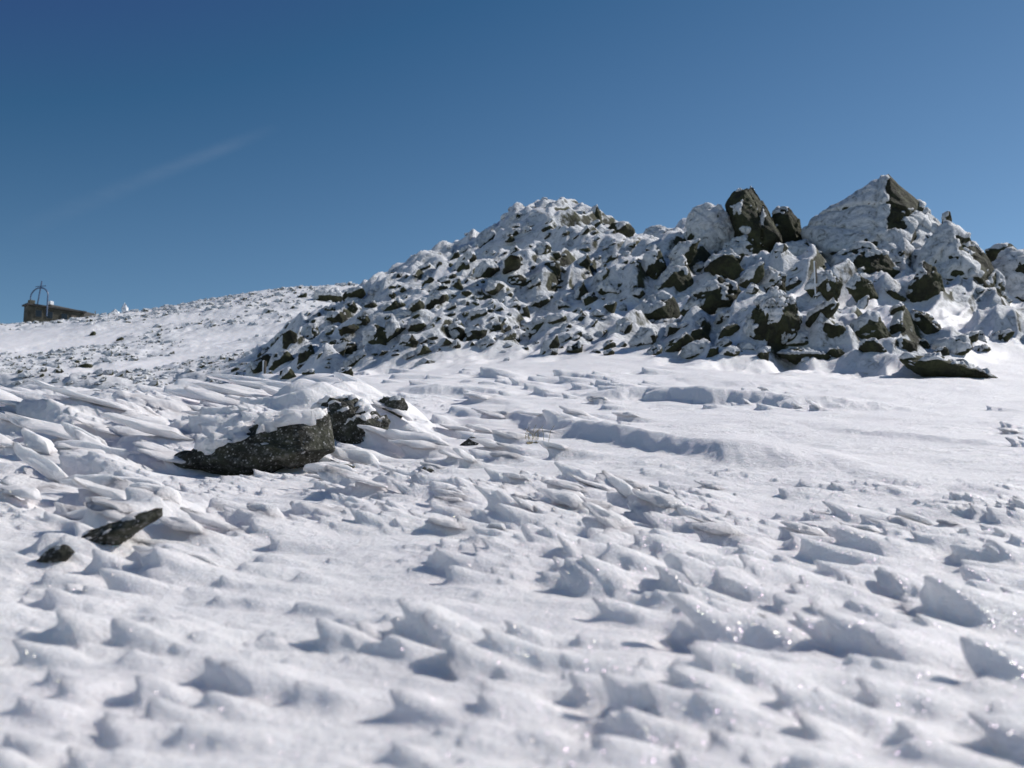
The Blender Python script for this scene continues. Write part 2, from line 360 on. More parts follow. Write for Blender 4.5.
def snow_shader(ns, ls, pos, sparkle=True):
    nz = node(ns, 'ShaderNodeTexNoise', Scale=260.0, Detail=3.0, Roughness=.7); ls.new(pos, nz.inputs['Vector'])
    nz2 = node(ns, 'ShaderNodeTexNoise', Scale=34.0, Detail=5.0, Roughness=.62); ls.new(pos, nz2.inputs['Vector'])
    nz3 = node(ns, 'ShaderNodeTexNoise', Scale=2.0, Detail=4.0); ls.new(pos, nz3.inputs['Vector'])
    bv = node(ns, 'ShaderNodeBevel', samples=6, Radius=.03) if sparkle else None
    b1 = node(ns, 'ShaderNodeBump', Strength=.9, Distance=.007)
    if bv: ls.new(bv.outputs[0], b1.inputs['Normal'])
    ls.new(nz.outputs[0], b1.inputs['Height'])
    b2 = node(ns, 'ShaderNodeBump', Strength=.85, Distance=.016); ls.new(nz2.outputs[0], b2.inputs['Height']); ls.new(b1.outputs[0], b2.inputs['Normal'])
    col = ramp(ns, [(.3, (.93, .892, .925, 1)), (.7, (.97, .935, .962, 1))]); ls.new(nz3.outputs[0], col.inputs[0])
    p = node(ns, 'ShaderNodeBsdfPrincipled', Roughness=.55)
    p.inputs['Subsurface Weight'].default_value = .5 if sparkle else 0; p.inputs['Subsurface Radius'].default_value = (.8, .9, 1.0); p.inputs['Subsurface Scale'].default_value = .10
    p.inputs['Specular IOR Level'].default_value = .25
    ls.new(col.outputs[0], p.inputs['Base Color']); ls.new(b2.outputs[0], p.inputs['Normal'])
    if not sparkle: return p.outputs[0]
    # crystals: every tiny cell has a facet of its own
    v = node(ns, 'ShaderNodeTexVoronoi', Scale=850.0); ls.new(pos, v.inputs['Vector'])
    sub = node(ns, 'ShaderNodeVectorMath', operation='SUBTRACT'); ls.new(v.outputs['Color'], sub.inputs[0]); sub.inputs[1].default_value = (.5, .5, .5)
    sc_ = node(ns, 'ShaderNodeVectorMath', operation='SCALE'); ls.new(sub.outputs[0], sc_.inputs[0]); sc_.inputs['Scale'].default_value = 4.5
    geo = ns.new('ShaderNodeNewGeometry')
    ad = node(ns, 'ShaderNodeVectorMath', operation='ADD'); ls.new(geo.outputs['Normal'], ad.inputs[0]); ls.new(sc_.outputs[0], ad.inputs[1])
    nm = node(ns, 'ShaderNodeVectorMath', operation='NORMALIZE'); ls.new(ad.outputs[0], nm.inputs[0])
    gl = node(ns, 'ShaderNodeBsdfGlossy', Roughness=.2); ls.new(nm.outputs[0], gl.inputs['Normal'])
    gc = node(ns, 'ShaderNodeHueSaturation', Saturation=.35, Value=1.5); ls.new(v.outputs['Color'], gc.inputs['Color']); ls.new(gc.outputs[0], gl.inputs['Color'])
    mx = node(ns, 'ShaderNodeMixShader'); mx.inputs[0].default_value = .022
    ls.new(p.outputs[0], mx.inputs[1]); ls.new(gl.outputs[0], mx.inputs[2])
    return mx.outputs[0]

def rock_shader(ns, ls, pos, kind='granite', sc=1.0):
    a = node(ns, 'ShaderNodeTexNoise', Scale=1.6 * sc, Detail=7.0, Roughness=.68); ls.new(pos, a.inputs['Vector'])
    b = node(ns, 'ShaderNodeTexNoise', Scale=7.0 * sc, Detail=6.0, Roughness=.7); ls.new(pos, b.inputs['Vector'])
    c = node(ns, 'ShaderNodeTexVoronoi', Scale=5.0 * sc, feature='DISTANCE_TO_EDGE'); ls.new(pos, c.inputs['Vector'])
    cr = ramp(ns, [(.3, (.016, .015, .012, 1)), (.46, (.036, .036, .024, 1)), (.60, (.058, .062, .032, 1)), (.8, (.12, .115, .085, 1))])
    ls.new(a.outputs[0], cr.inputs[0])
    lich = ramp(ns, [(.5, g(0)), (.68, g(1))]); ls.new(b.outputs[0], lich.inputs[0])
    mix = node(ns, 'ShaderNodeMixRGB'); ls.new(lich.outputs[0], mix.inputs[0]); ls.new(cr.outputs[0], mix.inputs[1]); mix.inputs[2].default_value = (.07, .076, .038, 1) if kind == 'granite' else (.16, .155, .14, 1)
    colour = mix.outputs[0]
    if kind == 'pebbly':
        gy = node(ns, 'ShaderNodeHueSaturation', Saturation=.6, Value=1.15); ls.new(colour, gy.inputs['Color']); colour = gy.outputs[0]
        v = node(ns, 'ShaderNodeTexVoronoi', Scale=48.0); ls.new(pos, v.inputs['Vector'])
        sp_ = ramp(ns, [(.10, g(1)), (.30, g(0))]); ls.new(v.outputs['Distance'], sp_.inputs[0])
        n2 = ramp(ns, [(.40, g(0)), (.5, g(1))]); ls.new(b.outputs[0], n2.inputs[0])
        mu = node(ns, 'ShaderNodeMath', operation='MULTIPLY'); ls.new(sp_.outputs[0], mu.inputs[0]); ls.new(n2.outputs[0], mu.inputs[1])
        m2 = node(ns, 'ShaderNodeMixRGB'); ls.new(mu.outputs[0], m2.inputs[0]); ls.new(colour, m2.inputs[1]); m2.inputs[2].default_value = (.42, .41, .40, 1)
        colour = m2.outputs[0]
    bp = node(ns, 'ShaderNodeBump', Strength=.9, Distance=.12 / sc); ls.new(b.outputs[0], bp.inputs['Height'])
    bp2 = node(ns, 'ShaderNodeBump', Strength=.35, Distance=.05 / sc); ls.new(c.outputs['Distance'], bp2.inputs['Height']); ls.new(bp.outputs[0], bp2.inputs['Normal'])
    p = node(ns, 'ShaderNodeBsdfPrincipled', Roughness=.88); p.inputs['Specular IOR Level'].default_value = .2
    ls.new(colour, p.inputs['Base Color']); ls.new(bp2.outputs[0], p.inputs['Normal'])
    return p.outputs[0]

def rime_shader(ns, ls, pos):
    a = node(ns, 'ShaderNodeTexNoise', Scale=4.2, Detail=7.0, Roughness=.72, Distortion=1.1); ls.new(pos, a.inputs['Vector'])
    w = node(ns, 'ShaderNodeTexNoise', Scale=2.6, Detail=5.0, Roughness=.6, Distortion=1.6); ls.new(pos, w.inputs['Vector'])
    cr = ramp(ns, [(.34, (.12, .12, .11, 1)), (.42, (.48, .50, .53, 1)), (.5, (.64, .66, .70, 1)), (.64, (.80, .81, .85, 1))]); ls.new(a.outputs[0], cr.inputs[0])
    b = node(ns, 'ShaderNodeBump', Strength=.9, Distance=.09); ls.new(a.outputs[0], b.inputs['Height'])
    b2 = node(ns, 'ShaderNodeBump', Strength=.5, Distance=.15); ls.new(w.outputs[0], b2.inputs['Height']); ls.new(b.outputs[0], b2.inputs['Normal'])
    p = node(ns, 'ShaderNodeBsdfPrincipled', Roughness=.7); p.inputs['Specular IOR Level'].default_value = .2
    ls.new(cr.outputs[0], p.inputs['Base Color']); ls.new(b2.outputs[0], p.inputs['Normal'])
    return p.outputs[0]

def simple_rock(name, kind='granite', sc=1.0):
    m, ns, ls, out = newmat(name); tc = ns.new('ShaderNodeNewGeometry')
    ls.new(rock_shader(ns, ls, tc.outputs['Position'], kind, sc), out.inputs[0]); return m
MAT = {}
MAT['granite'] = simple_rock('granite')
MAT['pebbly'] = simple_rock('pebbly_rock', 'pebbly', 5.0)
m, ns, ls, out = newmat('rime'); tc = ns.new('ShaderNodeNewGeometry'); ls.new(rime_shader(ns, ls, tc.outputs['Position']), out.inputs[0]); MAT['rime'] = m
m, ns, ls, out = newmat('snow_cap'); tc = ns.new('ShaderNodeNewGeometry'); ls.new(snow_shader(ns, ls, tc.outputs['Position']), out.inputs[0]); MAT['cap'] = m

# the slope: snow, rime and bare rock told apart by steepness and an attribute
m, ns, ls, out = newmat('snow_slope'); geo = ns.new('ShaderNodeNewGeometry'); pos = geo.outputs['Position']
snow = snow_shader(ns, ls, pos); rock = rock_shader(ns, ls, pos); rime = rime_shader(ns, ls, pos)
at_ = node(ns, 'ShaderNodeAttribute', attribute_name='rocky')
dt = node(ns, 'ShaderNodeVectorMath', operation='DOT_PRODUCT'); ls.new(geo.outputs['Normal'], dt.inputs[0]); dt.inputs[1].default_value = (-.38, .05, .92)
nz = node(ns, 'ShaderNodeTexNoise', Scale=1.3, Detail=6.0, Roughness=.7); ls.new(pos, nz.inputs['Vector'])
mr = node(ns, 'ShaderNodeMath', operation='MULTIPLY_ADD'); ls.new(nz.outputs[0], mr.inputs[0]); mr.inputs[1].default_value = .9; ls.new(dt.outputs['Value'], mr.inputs[2])
rk = ramp(ns, [(.43, g(1)), (.53, g(0))]); 
hlf = node(ns, 'ShaderNodeMath', operation='MULTIPLY'); ls.new(mr.outputs[0], hlf.inputs[0]); hlf.inputs[1].default_value = .7
ls.new(hlf.outputs[0], rk.inputs[0])
fr = node(ns, 'ShaderNodeMath', operation='MULTIPLY'); ls.new(rk.outputs[0], fr.inputs[0])
att = ramp(ns, [(.12, g(0)), (.5, g(1))]); ls.new(at_.outputs['Fac'], att.inputs[0]); ls.new(att.outputs[0], fr.inputs[1])
ri = ramp(ns, [(.72, g(1)), (1.0, g(.25))]); ls.new(hlf.outputs[0], ri.inputs[0])
fi = node(ns, 'ShaderNodeMath', operation='MULTIPLY'); ls.new(ri.outputs[0], fi.inputs[0]); ls.new(att.outputs[0], fi.inputs[1])
m1 = ns.new('ShaderNodeMixShader'); ls.new(fi.outputs[0], m1.inputs[0]); ls.new(snow, m1.inputs[1]); ls.new(rime, m1.inputs[2])
m2 = ns.new('ShaderNodeMixShader'); ls.new(fr.outputs[0], m2.inputs[0]); ls.new(m1.outputs[0], m2.inputs[1]); ls.new(rock, m2.inputs[2])
ls.new(m2.outputs[0], out.inputs[0]); MAT['slope'] = m

def flat_mat(name, c1, c2, scale=1.0, rough=.85, metal=0.0, bump=.3):
    m, ns, ls, out = newmat(name); geo = ns.new('ShaderNodeNewGeometry')
    n = node(ns, 'ShaderNodeTexNoise', Scale=scale, Detail=6.0, Roughness=.65); ls.new(geo.outputs['Position'], n.inputs['Vector'])
    r = ramp(ns, [(.35, (*c1, 1)), (.65, (*c2, 1))]); ls.new(n.outputs[0], r.inputs[0])
    b = node(ns, 'ShaderNodeBump', Strength=bump, Distance=.1 / scale); ls.new(n.outputs[0], b.inputs['Height'])
    p = node(ns, 'ShaderNodeBsdfPrincipled', Roughness=rough, Metallic=metal); ls.new(r.outputs[0], p.inputs['Base Color']); ls.new(b.outputs[0], p.inputs['Normal'])
    ls.new(p.outputs[0], out.inputs[0]); return m
MAT['stone'] = flat_mat('dark_masonry', (.03, .03, .022), (.085, .08, .06), 1.2)
MAT['stone_light'] = flat_mat('pale_masonry', (.07, .065, .05), (.15, .14, .11), 1.5)
MAT['roof'] = flat_mat('dark_roofing', (.03, .03, .03), (.07, .065, .06), 2.0)
MAT['glass'] = flat_mat('window_glass', (.01, .012, .015), (.02, .025, .03), 1.0, .15)
MAT['steel'] = flat_mat('blue_steel', (.05, .09, .18), (.09, .14, .24), 3.0, .5)
MAT['wood'] = flat_mat('weathered_wood', (.10, .08, .06), (.2, .17, .13), 12.0)
MAT['grass'] = flat_mat('dry_grass', (.22, .18, .10), (.36, .30, .18), 40.0)
MAT['frost'] = flat_mat('frost', (.7, .72, .78), (.86, .87, .9), 14.0, .6)

# ------------------------------------------------------------------ mesh helpers
def mesh_np(name, V, Fq, mat, smooth=True, parent=None, attr=None):
    me = bpy.data.meshes.new(name); V = np.asarray(V, np.float32); Fq = np.asarray(Fq, np.int32); k = Fq.shape[1]
    me.vertices.add(len(V)); me.vertices.foreach_set('co', V.ravel())
    me.loops.add(Fq.size); me.loops.foreach_set('vertex_index', Fq.ravel())
    me.polygons.add(len(Fq)); me.polygons.foreach_set('loop_start', np.arange(0, Fq.size, k, dtype=np.int32))
    me.polygons.foreach_set('use_smooth', np.full(len(Fq), smooth))
    me.update(calc_edges=True)
    if attr is not None:
        a = me.attributes.new('rocky', 'FLOAT', 'POINT'); a.data.foreach_set('value', attr.astype(np.float32))
    me.materials.append(mat); o = bpy.data.objects.new(name, me); COL.objects.link(o)
    if parent: o.parent = parent
    return o
def tag(o, label=None, cat=None, group=None, kind=None):
    if label: o['label'] = label
    if cat: o['category'] = cat
    if group: o['group'] = group
    if kind: o['kind'] = kind
    return o
def empty(name, loc):
    o = bpy.data.objects.new(name, None); COL.objects.link(o); o.location = loc; o.empty_display_size = .2; return o

# ------------------------------------------------------------------ the slope mesh
nin = 760
ui = np.linspace(-.5, .5, nin); ext = .5 + np.cumsum(np.geomspace(.0015, .12, 70)); ext = ext[ext < 2.8]
US = np.concatenate([-ext[::-1], ui, ext])
l0 = math.log(.42)
rows = [l0]
while rows[-1] < math.log(420):
    y = math.exp(rows[-1])
    st = .02 if y < .9 else .0042 if y < 6 else .0036 if y < 20 else .0034 if y < 50 else .008 if y < 180 else .03
    rows.append(rows[-1] + st)
LS = np.array(rows)
LL, UU = np.meshgrid(LS, US, indexing='ij')
E = base_E(UU, LL)
Yg = np.exp(LL).ravel(); Xg = (UU.ravel() * Yg); Zg = E.ravel() * Yg
dx, dy, dz, rocky = detail(Xg, Yg)
nr, nc = len(LS), len(US)
def soften(a, it, wy):
    a = a.reshape(nr, nc)
    for _ in range(it):
        b = a.copy()
        b[:, 1:-1] = .5 * a[:, 1:-1] + .25 * (a[:, :-2] + a[:, 2:])
        c = b.copy(); c[1:-1] = .5 * b[1:-1] + .25 * (b[:-2] + b[2:])
        a = a + (c - a) * wy
    return a.ravel()
wy_ = (sstep(4.5, 1.5, np.exp(LS)) * .9 + .1)[:, None]
dx, dy, dz = (soften(q_, 4, wy_) for q_ in (dx, dy, dz))
V = np.stack([Xg + dx, Yg + dy, Zg + dz], 1)
idx = np.arange(nr * nc).reshape(nr, nc)
Q = np.stack([idx[:-1, :-1], idx[:-1, 1:], idx[1:, 1:], idx[1:, :-1]], -1).reshape(-1, 4)
ZT = V[:, 2].reshape(nr, nc)
def ico(n, _c={}):
    if n not in _c:
        bm = bmesh.new(); bmesh.ops.create_icosphere(bm, subdivisions=n, radius=1)
        v = np.array([x.co[:] for x in bm.verts]); f = np.array([[q.index for q in p.verts] for p in bm.faces]); bm.free(); _c[n] = (v, f)
    return _c[n]
def ground_z(x, y):                      # finished surface height
    a = np.interp(math.log(max(y, .43)), LS, np.arange(nr)); b = np.interp(x / y, US, np.arange(nc))
    return float(ZT[int(round(a)), int(round(b))])
TV, TF, tb = [], [], 0
def tongue(x, y, z, ang, L, W, T, up, curl, seed, sub=4):
    """a finger of rime: root buried at x,y, tip out to windward"""
    global tb
    dv, Fc = ico(sub); t = (dv[:, 0] + 1) / 2
    prof = (.72 + .28 * (1 - t)) * (1 + .1 * np.sin(seed + t * 9)) * np.maximum(1 - dv[:, 0] ** 2, .02) ** -.07
    a = t * L - .22 * L; b = dv[:, 1] * W * prof; c = dv[:, 2] * T * prof
    c = np.where(dv[:, 2] < 0, c * .8, c * (1 - .25 * dv[:, 1])) - .35 * T * (dv[:, 1] ** 2)
    bite_ = fbm3(np.stack([t * 2.5, dv[:, 1] * .8, dv[:, 2] * .3], 1) + seed, 2, seed + 9); b = b * (1 + .35 * bite_)
    zc = - 1.0 * T * np.clip((.3 - t) / .3, 0, 1) ** 1.3 + (a * math.tan(up)) + curl * L * np.clip(t, 0, 1) ** 2
    n = np.stack([fbm3(dv * 1.1 + seed * 1.7, 2, seed), fbm3(dv * 1.1 + seed, 2, seed + 1), fbm3(dv * 1.3 + seed * .3, 2, seed + 2)], 1)
    a = a + n[:, 0] * .07 * L; b = b + n[:, 1] * .25 * W; c = c + n[:, 2] * .3 * T
    dx_, dy_ = -math.cos(ang), -math.sin(ang)
    TV.append(np.stack([x + a * dx_ - b * dy_, y + a * dy_ + b * dx_, z + zc + c], 1)); TF.append(Fc + tb); tb += len(dv)
tr_rng = np.random.RandomState(21)
for k_, (fx, fy, cx_, cy_, L, H, W, lean) in enumerate(FEL):
    if (L * F / fy < 44 and tr_rng.rand() < .7) or tr_rng.rand() < (.45 if fy > 3.2 else 1.0): continue
    an = math.atan2(cy_, cx_); a0 = tr_rng.uniform(.28, .5)
    rx, ry = fx + cx_ * L * a0, fy + cy_ * L * a0
    if ry < .7 or ry > 12.5: continue
    low = H / L < .2
    up = R(tr_rng.uniform(3, 14) if low else tr_rng.uniform(14, 36))
    TL_ = L * (a0 + tr_rng.uniform(.1, .3)); 
    tongue(rx, ry, ground_z(rx, ry) - H * .22, an, TL_, W * tr_rng.uniform(.42, .66), H * tr_rng.uniform(.34, .5), up, tr_rng.uniform(.0, .16), k_ + 3, 4 if L * F / fy > 60 else 3)
# the ones one can pick out lying over the near rocks and along the left drifts: root px,py(metres from the surface there), length px, width px, up deg
for k_, (px, py, Lp, Wp, Tp, ang, up, lift) in enumerate([
   (330, 402, 130, 18, 7, -8, 6, 2), (290, 398, 110, 16, 7, -6, 7, 2), (250, 404, 110, 18, 7, -4, 6, 2), (300, 390, 90, 14, 6, -6, 9, 2), (240, 394, 90, 14, 6, -4, 8, 2),
   (205, 420, 100, 18, 7, -6, 3, 2), (170, 408, 100, 16, 7, -3, 4, 2), (380, 400, 66, 16, 8, -20, 24, 4), (350, 430, 34, 14, 8, -24, 14, 8), (395, 455, 78, 20, 9, -10, 10, 2), (440, 452, 80, 18, 9, -8, 8, 2),
   (375, 468, 60, 22, 9, -10, 16, 0), (350, 478, 60, 22, 8, -4, 4, 0), (330, 468, 40, 12, 6, -12, 10, 0), (130, 425, 120, 20, 8, -5, 6, 2), (60, 425, 110, 20, 9, -8, 10, 2), (40, 410, 100, 20, 9, -12, 16, 2),
   (140, 468, 110, 22, 10, -8, 12, 0), (100, 458, 60, 20, 10, -14, 30, 0), (60, 484, 70, 18, 9, -12, 28, 0), (150, 500, 130, 22, 9, -12, 2, 6), (120, 508, 90, 18, 8, -12, 0, 6), (95, 524, 60, 16, 8, -18, -6, 5),
   (170, 520, 60, 14, 6, -12, 6, 0), (180, 540, 80, 14, 6, -8, 6, 0), (190, 552, 90, 14, 6, -8, 5, 0), (200, 570, 100, 16, 6, -10, 6, 0)]):
    d_ = ground_d(px, py); u_ = float(tan_el(px, py)[0]); s_ = d_ / F
    if d_ > 13: continue
    zz_ = ground_z(u_ * d_, d_) + lift * s_ * .6
    tongue(u_ * d_, d_, zz_, R(ang), Lp * s_, Wp * s_ * .5, Tp * s_, R(up), .04, 900 + k_, 4)
TV = np.concatenate(TV); TF = np.concatenate(TF)
nbase = len(V)
Qt = np.concatenate([Q[:, [0, 1, 2]], Q[:, [0, 2, 3]], TF + nbase])
V = np.concatenate([V, TV]); rocky = np.concatenate([rocky, np.zeros(len(TV))]); Q = Qt
slope = mesh_np('snow_slope', V, Q, MAT['slope'], attr=rocky); tag(slope, kind='structure')
# the same slope carries on behind the viewpoint
n_ = 60
gx, gy = np.meshgrid(np.linspace(-60, 60, n_), np.linspace(-60, .5, n_)); z0 = float(E[0, nc // 2]) * .42
zz = z0 - .03 + (gy - .42) * .12 + .15 * fbm2(gx * .2, gy * .2, 3, 4) * sstep(.5, -4, gy)
ii = np.arange(n_ * n_).reshape(n_, n_)
ob = mesh_np('snow_field', np.stack([gx.ravel(), gy.ravel(), zz.ravel()], 1), np.stack([ii[:-1, :-1], ii[:-1, 1:], ii[1:, 1:], ii[1:, :-1]], -1).reshape(-1, 4), MAT['cap'])
tag(ob, kind='structure')

ROWPX = row_of(ZT / np.exp(LS)[:, None])
def seen_d(px, py, dmin=0):             # where the sight line meets the finished surface
    u, e = tan_el(px, py); j = int(round(float(np.interp(u, US, np.arange(nc)))))
    el = ZT[:, j] / np.exp(LS); ok = np.where((el >= e) & (np.exp(LS) > dmin))[0]
    if len(ok) == 0: return math.exp(LS[np.argmax(np.where(np.exp(LS) > dmin, el, -9))])
    return math.exp(LS[ok[0]])

# ------------------------------------------------------------------ rocks
_ico = {}
def ico(n):
    if n not in _ico:
        bm = bmesh.new(); bmesh.ops.create_icosphere(bm, subdivisions=n, radius=1)
        bm.verts.ensure_lookup_table()
        v = np.array([x.co[:] for x in bm.verts]); f = np.array([[q.index for q in p.verts] for p in bm.faces]); bm.free(); _ico[n] = (v, f)
    return _ico[n]
def vnormals(V, Fc):
    n = np.cross(V[Fc[:, 1]] - V[Fc[:, 0]], V[Fc[:, 2]] - V[Fc[:, 0]]); N = np.zeros_like(V)
    for k in range(3): np.add.at(N, Fc[:, k], n)
    return N / np.maximum(np.linalg.norm(N, axis=1, keepdims=True), 1e-12)
WIND = np.array([-.52, -.12, .84]); WIND /= np.linalg.norm(WIND)
def carve_rock(planes_n, planes_d, ext_, sub, seed, rough=.07, hard=16, extra=(12, .80, .97), joint=1.0):
    dirs, Fc = ico(sub); e = dirs * ext_; D = e / np.linalg.norm(e, axis=1, keepdims=True)
    r_ = np.random.RandomState(seed)
    xn = r_.normal(size=(extra[0], 3)); xn /= np.linalg.norm(xn, axis=1, keepdims=True)
    q = np.maximum(D @ planes_n.T, 0) / planes_d; V0 = D * (q ** hard).sum(1)[:, None] ** (-1.0 / hard)
    xd = (V0 @ xn.T).max(0) * r_.uniform(extra[1], extra[2], extra[0])
    q = np.concatenate([q, np.maximum(D @ xn.T, 0) / xd], 1)
    r = 1.0 / q.max(1)
    Vr = D * r[:, None]; s = float(np.mean(ext_))
    for k in range(6):                                # joints: slabs stepped against each other
        pn = r_.normal(size=3); pn /= np.linalg.norm(pn); off = r_.uniform(-.45, .45) * s
        sd_ = Vr @ pn - off + .05 * s * noise3(Vr / s * 3 + k, seed + k)
        Vr = Vr * (1 - joint * (.02 + .05 * r_.rand()) * (sstep(-.012 * s, .012 * s, sd_) - .55)[:, None]) 
        Vr = Vr * (1 - .05 * np.exp(-(sd_ / (.02 * s)) ** 2))[:, None]
    N = vnormals(Vr, Fc)
    a = fbm3(Vr / s * 2.2 + seed * 3.1, 4, seed); chips = np.abs(fbm3(Vr / s * 1.3 + 9 + seed, 2, seed + 5))
    Vr = Vr + N * (s * rough * (a * .35 - chips * .6))[:, None]
    Vr = Vr + N * (s * rough * .45 * fbm3(Vr / s * 8 + seed, 2, seed + 8))[:, None]
    return Vr, Fc, s
def rock_thing(name, centre, Vr, Fc, s, rime, seed, mat='granite', label=None, cat='rock', group=None, spots=(), thick=.07, crust='rime', base_z=None):
    zb = Vr[:, 2].min() if base_z is None else base_z
    root_loc = (centre[0], centre[1], centre[2] + zb)
    Vl = Vr.copy(); Vl[:, 2] -= zb
    root = mesh_np(name, Vl, Fc, MAT[mat]); root.location = root_loc
    tag(root, label, cat, group)
    if rime > -1:
        N = vnormals(Vr, Fc)
        k = N @ WIND + .6 * fbm3(Vr / s * 1.9 + seed, 4, seed + 40) + rime
        W_ = Vr + np.asarray(centre)[None]
        for sx, sy, sr, sv in spots:                  # places left bare (-) or plastered (+)
            pu = CX + F * W_[:, 0] / (W_[:, 1] * cp + W_[:, 2] * sp)
            pv = CY - F * (W_[:, 2] * cp - W_[:, 1] * sp) / (W_[:, 1] * cp + W_[:, 2] * sp)
            k = k + sv * np.exp(-((pu - sx) ** 2 + (pv - sy) ** 2) / sr ** 2)
        mk = sstep(.05, .55, k)
        t = s * thick * mk * (1 + .7 * fbm3(Vr / s * 6, 3, seed + 3)) - s * .035 * (mk < .02)
        t = t - s * .03 * (1 - mk)
        C = Vl + N * t[:, None] + WIND * (mk * s * thick * .35)[:, None]
        mesh_np('snow_crust', C, Fc, MAT[crust], parent=root)
    return root

def hull_planes(pts):
    bm = bmesh.new()
    for p in pts: bm.verts.new(p)
    bmesh.ops.convex_hull(bm, input=bm.verts)
    bmesh.ops.recalc_face_normals(bm, faces=bm.faces)
    c = np.mean(pts, axis=0); n_l, d_l = [], []
    for f in bm.faces:
        n = np.array(f.normal[:]); d = n @ (np.array(f.verts[0].co[:]) - c)
        if d < 0: n, d = -n, -d
        if d < 1e-4: continue
        if any((n @ m_) > .9995 and abs(d - e_) < 1e-3 for m_, e_ in zip(n_l, d_l)): continue
        n_l.append(n); d_l.append(d)
    bm.free(); return c, np.array(n_l), np.array(d_l)
FEAT_BOX = []
seedc = [100]
def feat(name, outline, label, rime=0.0, depth=None, thick_m=None, fronts=None, sub=5, mat='granite', spots=(), rough=.06, crust='rime', th=.07, sink=8, cat='rock', hard=55, dmin=0, fshrink=.5):
    seedc[0] += 7; sd_ = seedc[0]
    o = np.array(outline, float); cxy = o.mean(0); w = np.ptp(o[:, 0]); hgt = np.ptp(o[:, 1])
    d = depth or seen_d(cxy[0], o[:, 1].max() - hgt * .12, dmin)
    tm = thick_m or max(w, hgt) * d / F * .8
    mid = d + tm * .3; pts = []
    low = o[:, 1] > cxy[1] + .1 * hgt
    for (px, py), l in zip(o, low): pts.append(at(px, py + (sink if l else 0), mid))
    for px, py in o: 
        q = cxy + (np.array([px, py]) - cxy) * .75; pts.append(at(q[0], q[1] + (sink if py > cxy[1] else 0), d + tm))
    if fronts:
        for px, py, dd in fronts: pts.append(at(px, py, d - dd))
    else:
        for px, py in o[::2]:
            q = cxy + (np.array([px, py]) - cxy) * fshrink; pts.append(at(q[0] + rng.uniform(-.06, .06) * w, q[1] + rng.uniform(-.06, .06) * hgt, d + rng.uniform(-.04, .1) * tm))
    pts = np.array(pts); c, n, dd = hull_planes(pts)
    ext_ = np.ptp(pts, axis=0) / 2
    Vr, Fc, s = carve_rock(n, dd * 1.01, ext_, sub, sd_, rough, hard, (3, 1.0, 1.06), 1.0)
    s = float(np.sort(ext_)[1])
    FEAT_BOX.append((o[:, 0].min(), o[:, 0].max(), o[:, 1].min(), o[:, 1].max()))
    return rock_thing(name, c, Vr, Fc, s, rime, sd_, mat, label, cat, None, spots, th, crust)

# --- near rocks showing through the snow
feat('rock', [(152, 468), (176, 452), (240, 430), (290, 418), (326, 414), (332, 450), (300, 466), (232, 477)],
     'long dark pebbly rock face under a snow overhang, left foreground', rime=-.40, mat='pebbly', thick_m=.55, rough=.10, th=.10, depth=5.45, spots=[(205, 440, 13, 1.3), (240, 428, 13, 1.4), (272, 420, 12, 1.5), (304, 414, 14, 1.5), (250, 462, 50, -.7), (310, 450, 45, -.7), (180, 462, 45, -1.2)], sink=6, crust='cap', fronts=[(200, 462, 0), (300, 452, .03), (290, 425, -.05), (215, 446, -.03), (255, 465, .02)])
feat('rock', [(312, 412), (330, 397), (352, 396), (372, 408), (396, 420), (384, 440), (352, 450), (318, 452)],
     'dark pebbly rock joined on the right of the long overhung rock face', rime=-.55, mat='pebbly', thick_m=.45, rough=.14, crust='cap', sink=6, spots=[(318, 432, 10, 1.2), (368, 402, 12, 1.3)])
feat('rock', [(374, 408), (384, 396), (404, 397), (408, 408), (398, 418), (380, 417)], 'small mossy rock at the right end of the overhung rocks', rime=-.7, mat='pebbly', thick_m=.2, sub=4, sink=3)
feat('rock', [(308, 474), (320, 464), (340, 462), (357, 466), (350, 472), (325, 476)], 'low brown rock tip in front of the overhung rocks', rime=-.8, mat='pebbly', thick_m=.15, sub=4, sink=3)
feat('rock', [(66, 549), (88, 532), (130, 516), (163, 506), (162, 517), (140, 531), (112, 545), (80, 553)], 'narrow dark pebbly rock with a snow lip above it at the left edge', rime=-.8, mat='pebbly', thick_m=.16, sink=4, crust='cap')
feat('rock', [(34, 562), (50, 548), (66, 545), (76, 552), (62, 562), (40, 568)], 'small dark rock lying in the shadow at the far left', rime=-.8, mat='pebbly', thick_m=.09, sub=4, sink=3)
feat('rock', [(415, 474), (424, 466), (434, 470), (430, 476)], 'tiny dark stone tip between snow feathers right of the overhung rocks', rime=-.9, mat='pebbly', thick_m=.06, sub=3, sink=2)
feat('rock', [(455, 446), (472, 436), (482, 440), (474, 447)], 'tiny brown stone tip under a snow fin below the drift ledge', rime=-.9, mat='pebbly', thick_m=.06, sub=3, sink=2)

# --- the skyline crags
PK = 33.0
feat('boulder', [(725, 205), (734, 191), (753, 186), (781, 226), (786, 252), (734, 250), (727, 224)],
     'big bare dark block standing up on the skyline', rime=-.8, depth=PK, thick_m=1.8, fronts=[(745, 192, .15), (778, 236, .9), (738, 246, .2), (758, 246, 1.0), (741, 214, .75)], rough=.045, sub=6, spots=[(744, 230, 6, 1.4)], cat='boulder')
feat('boulder', [(770, 222), (778, 211), (789, 209), (799, 221), (804, 243), (798, 256), (766, 254)], 'dark rounded rock leaning on the right of the big bare block', rime=-.6, depth=PK + .2, thick_m=1.2, cat='boulder', rough=.04, sub=5)
feat('boulder', [(712, 262), (724, 244), (745, 236), (768, 246), (776, 262), (748, 270)], 'broken dark ledge with rime streaks directly under the big bare block', rime=-.25, depth=PK - 1.1, thick_m=1.2, cat='boulder', spots=[(735, 250, 6, .8), (760, 256, 7, -.8)])
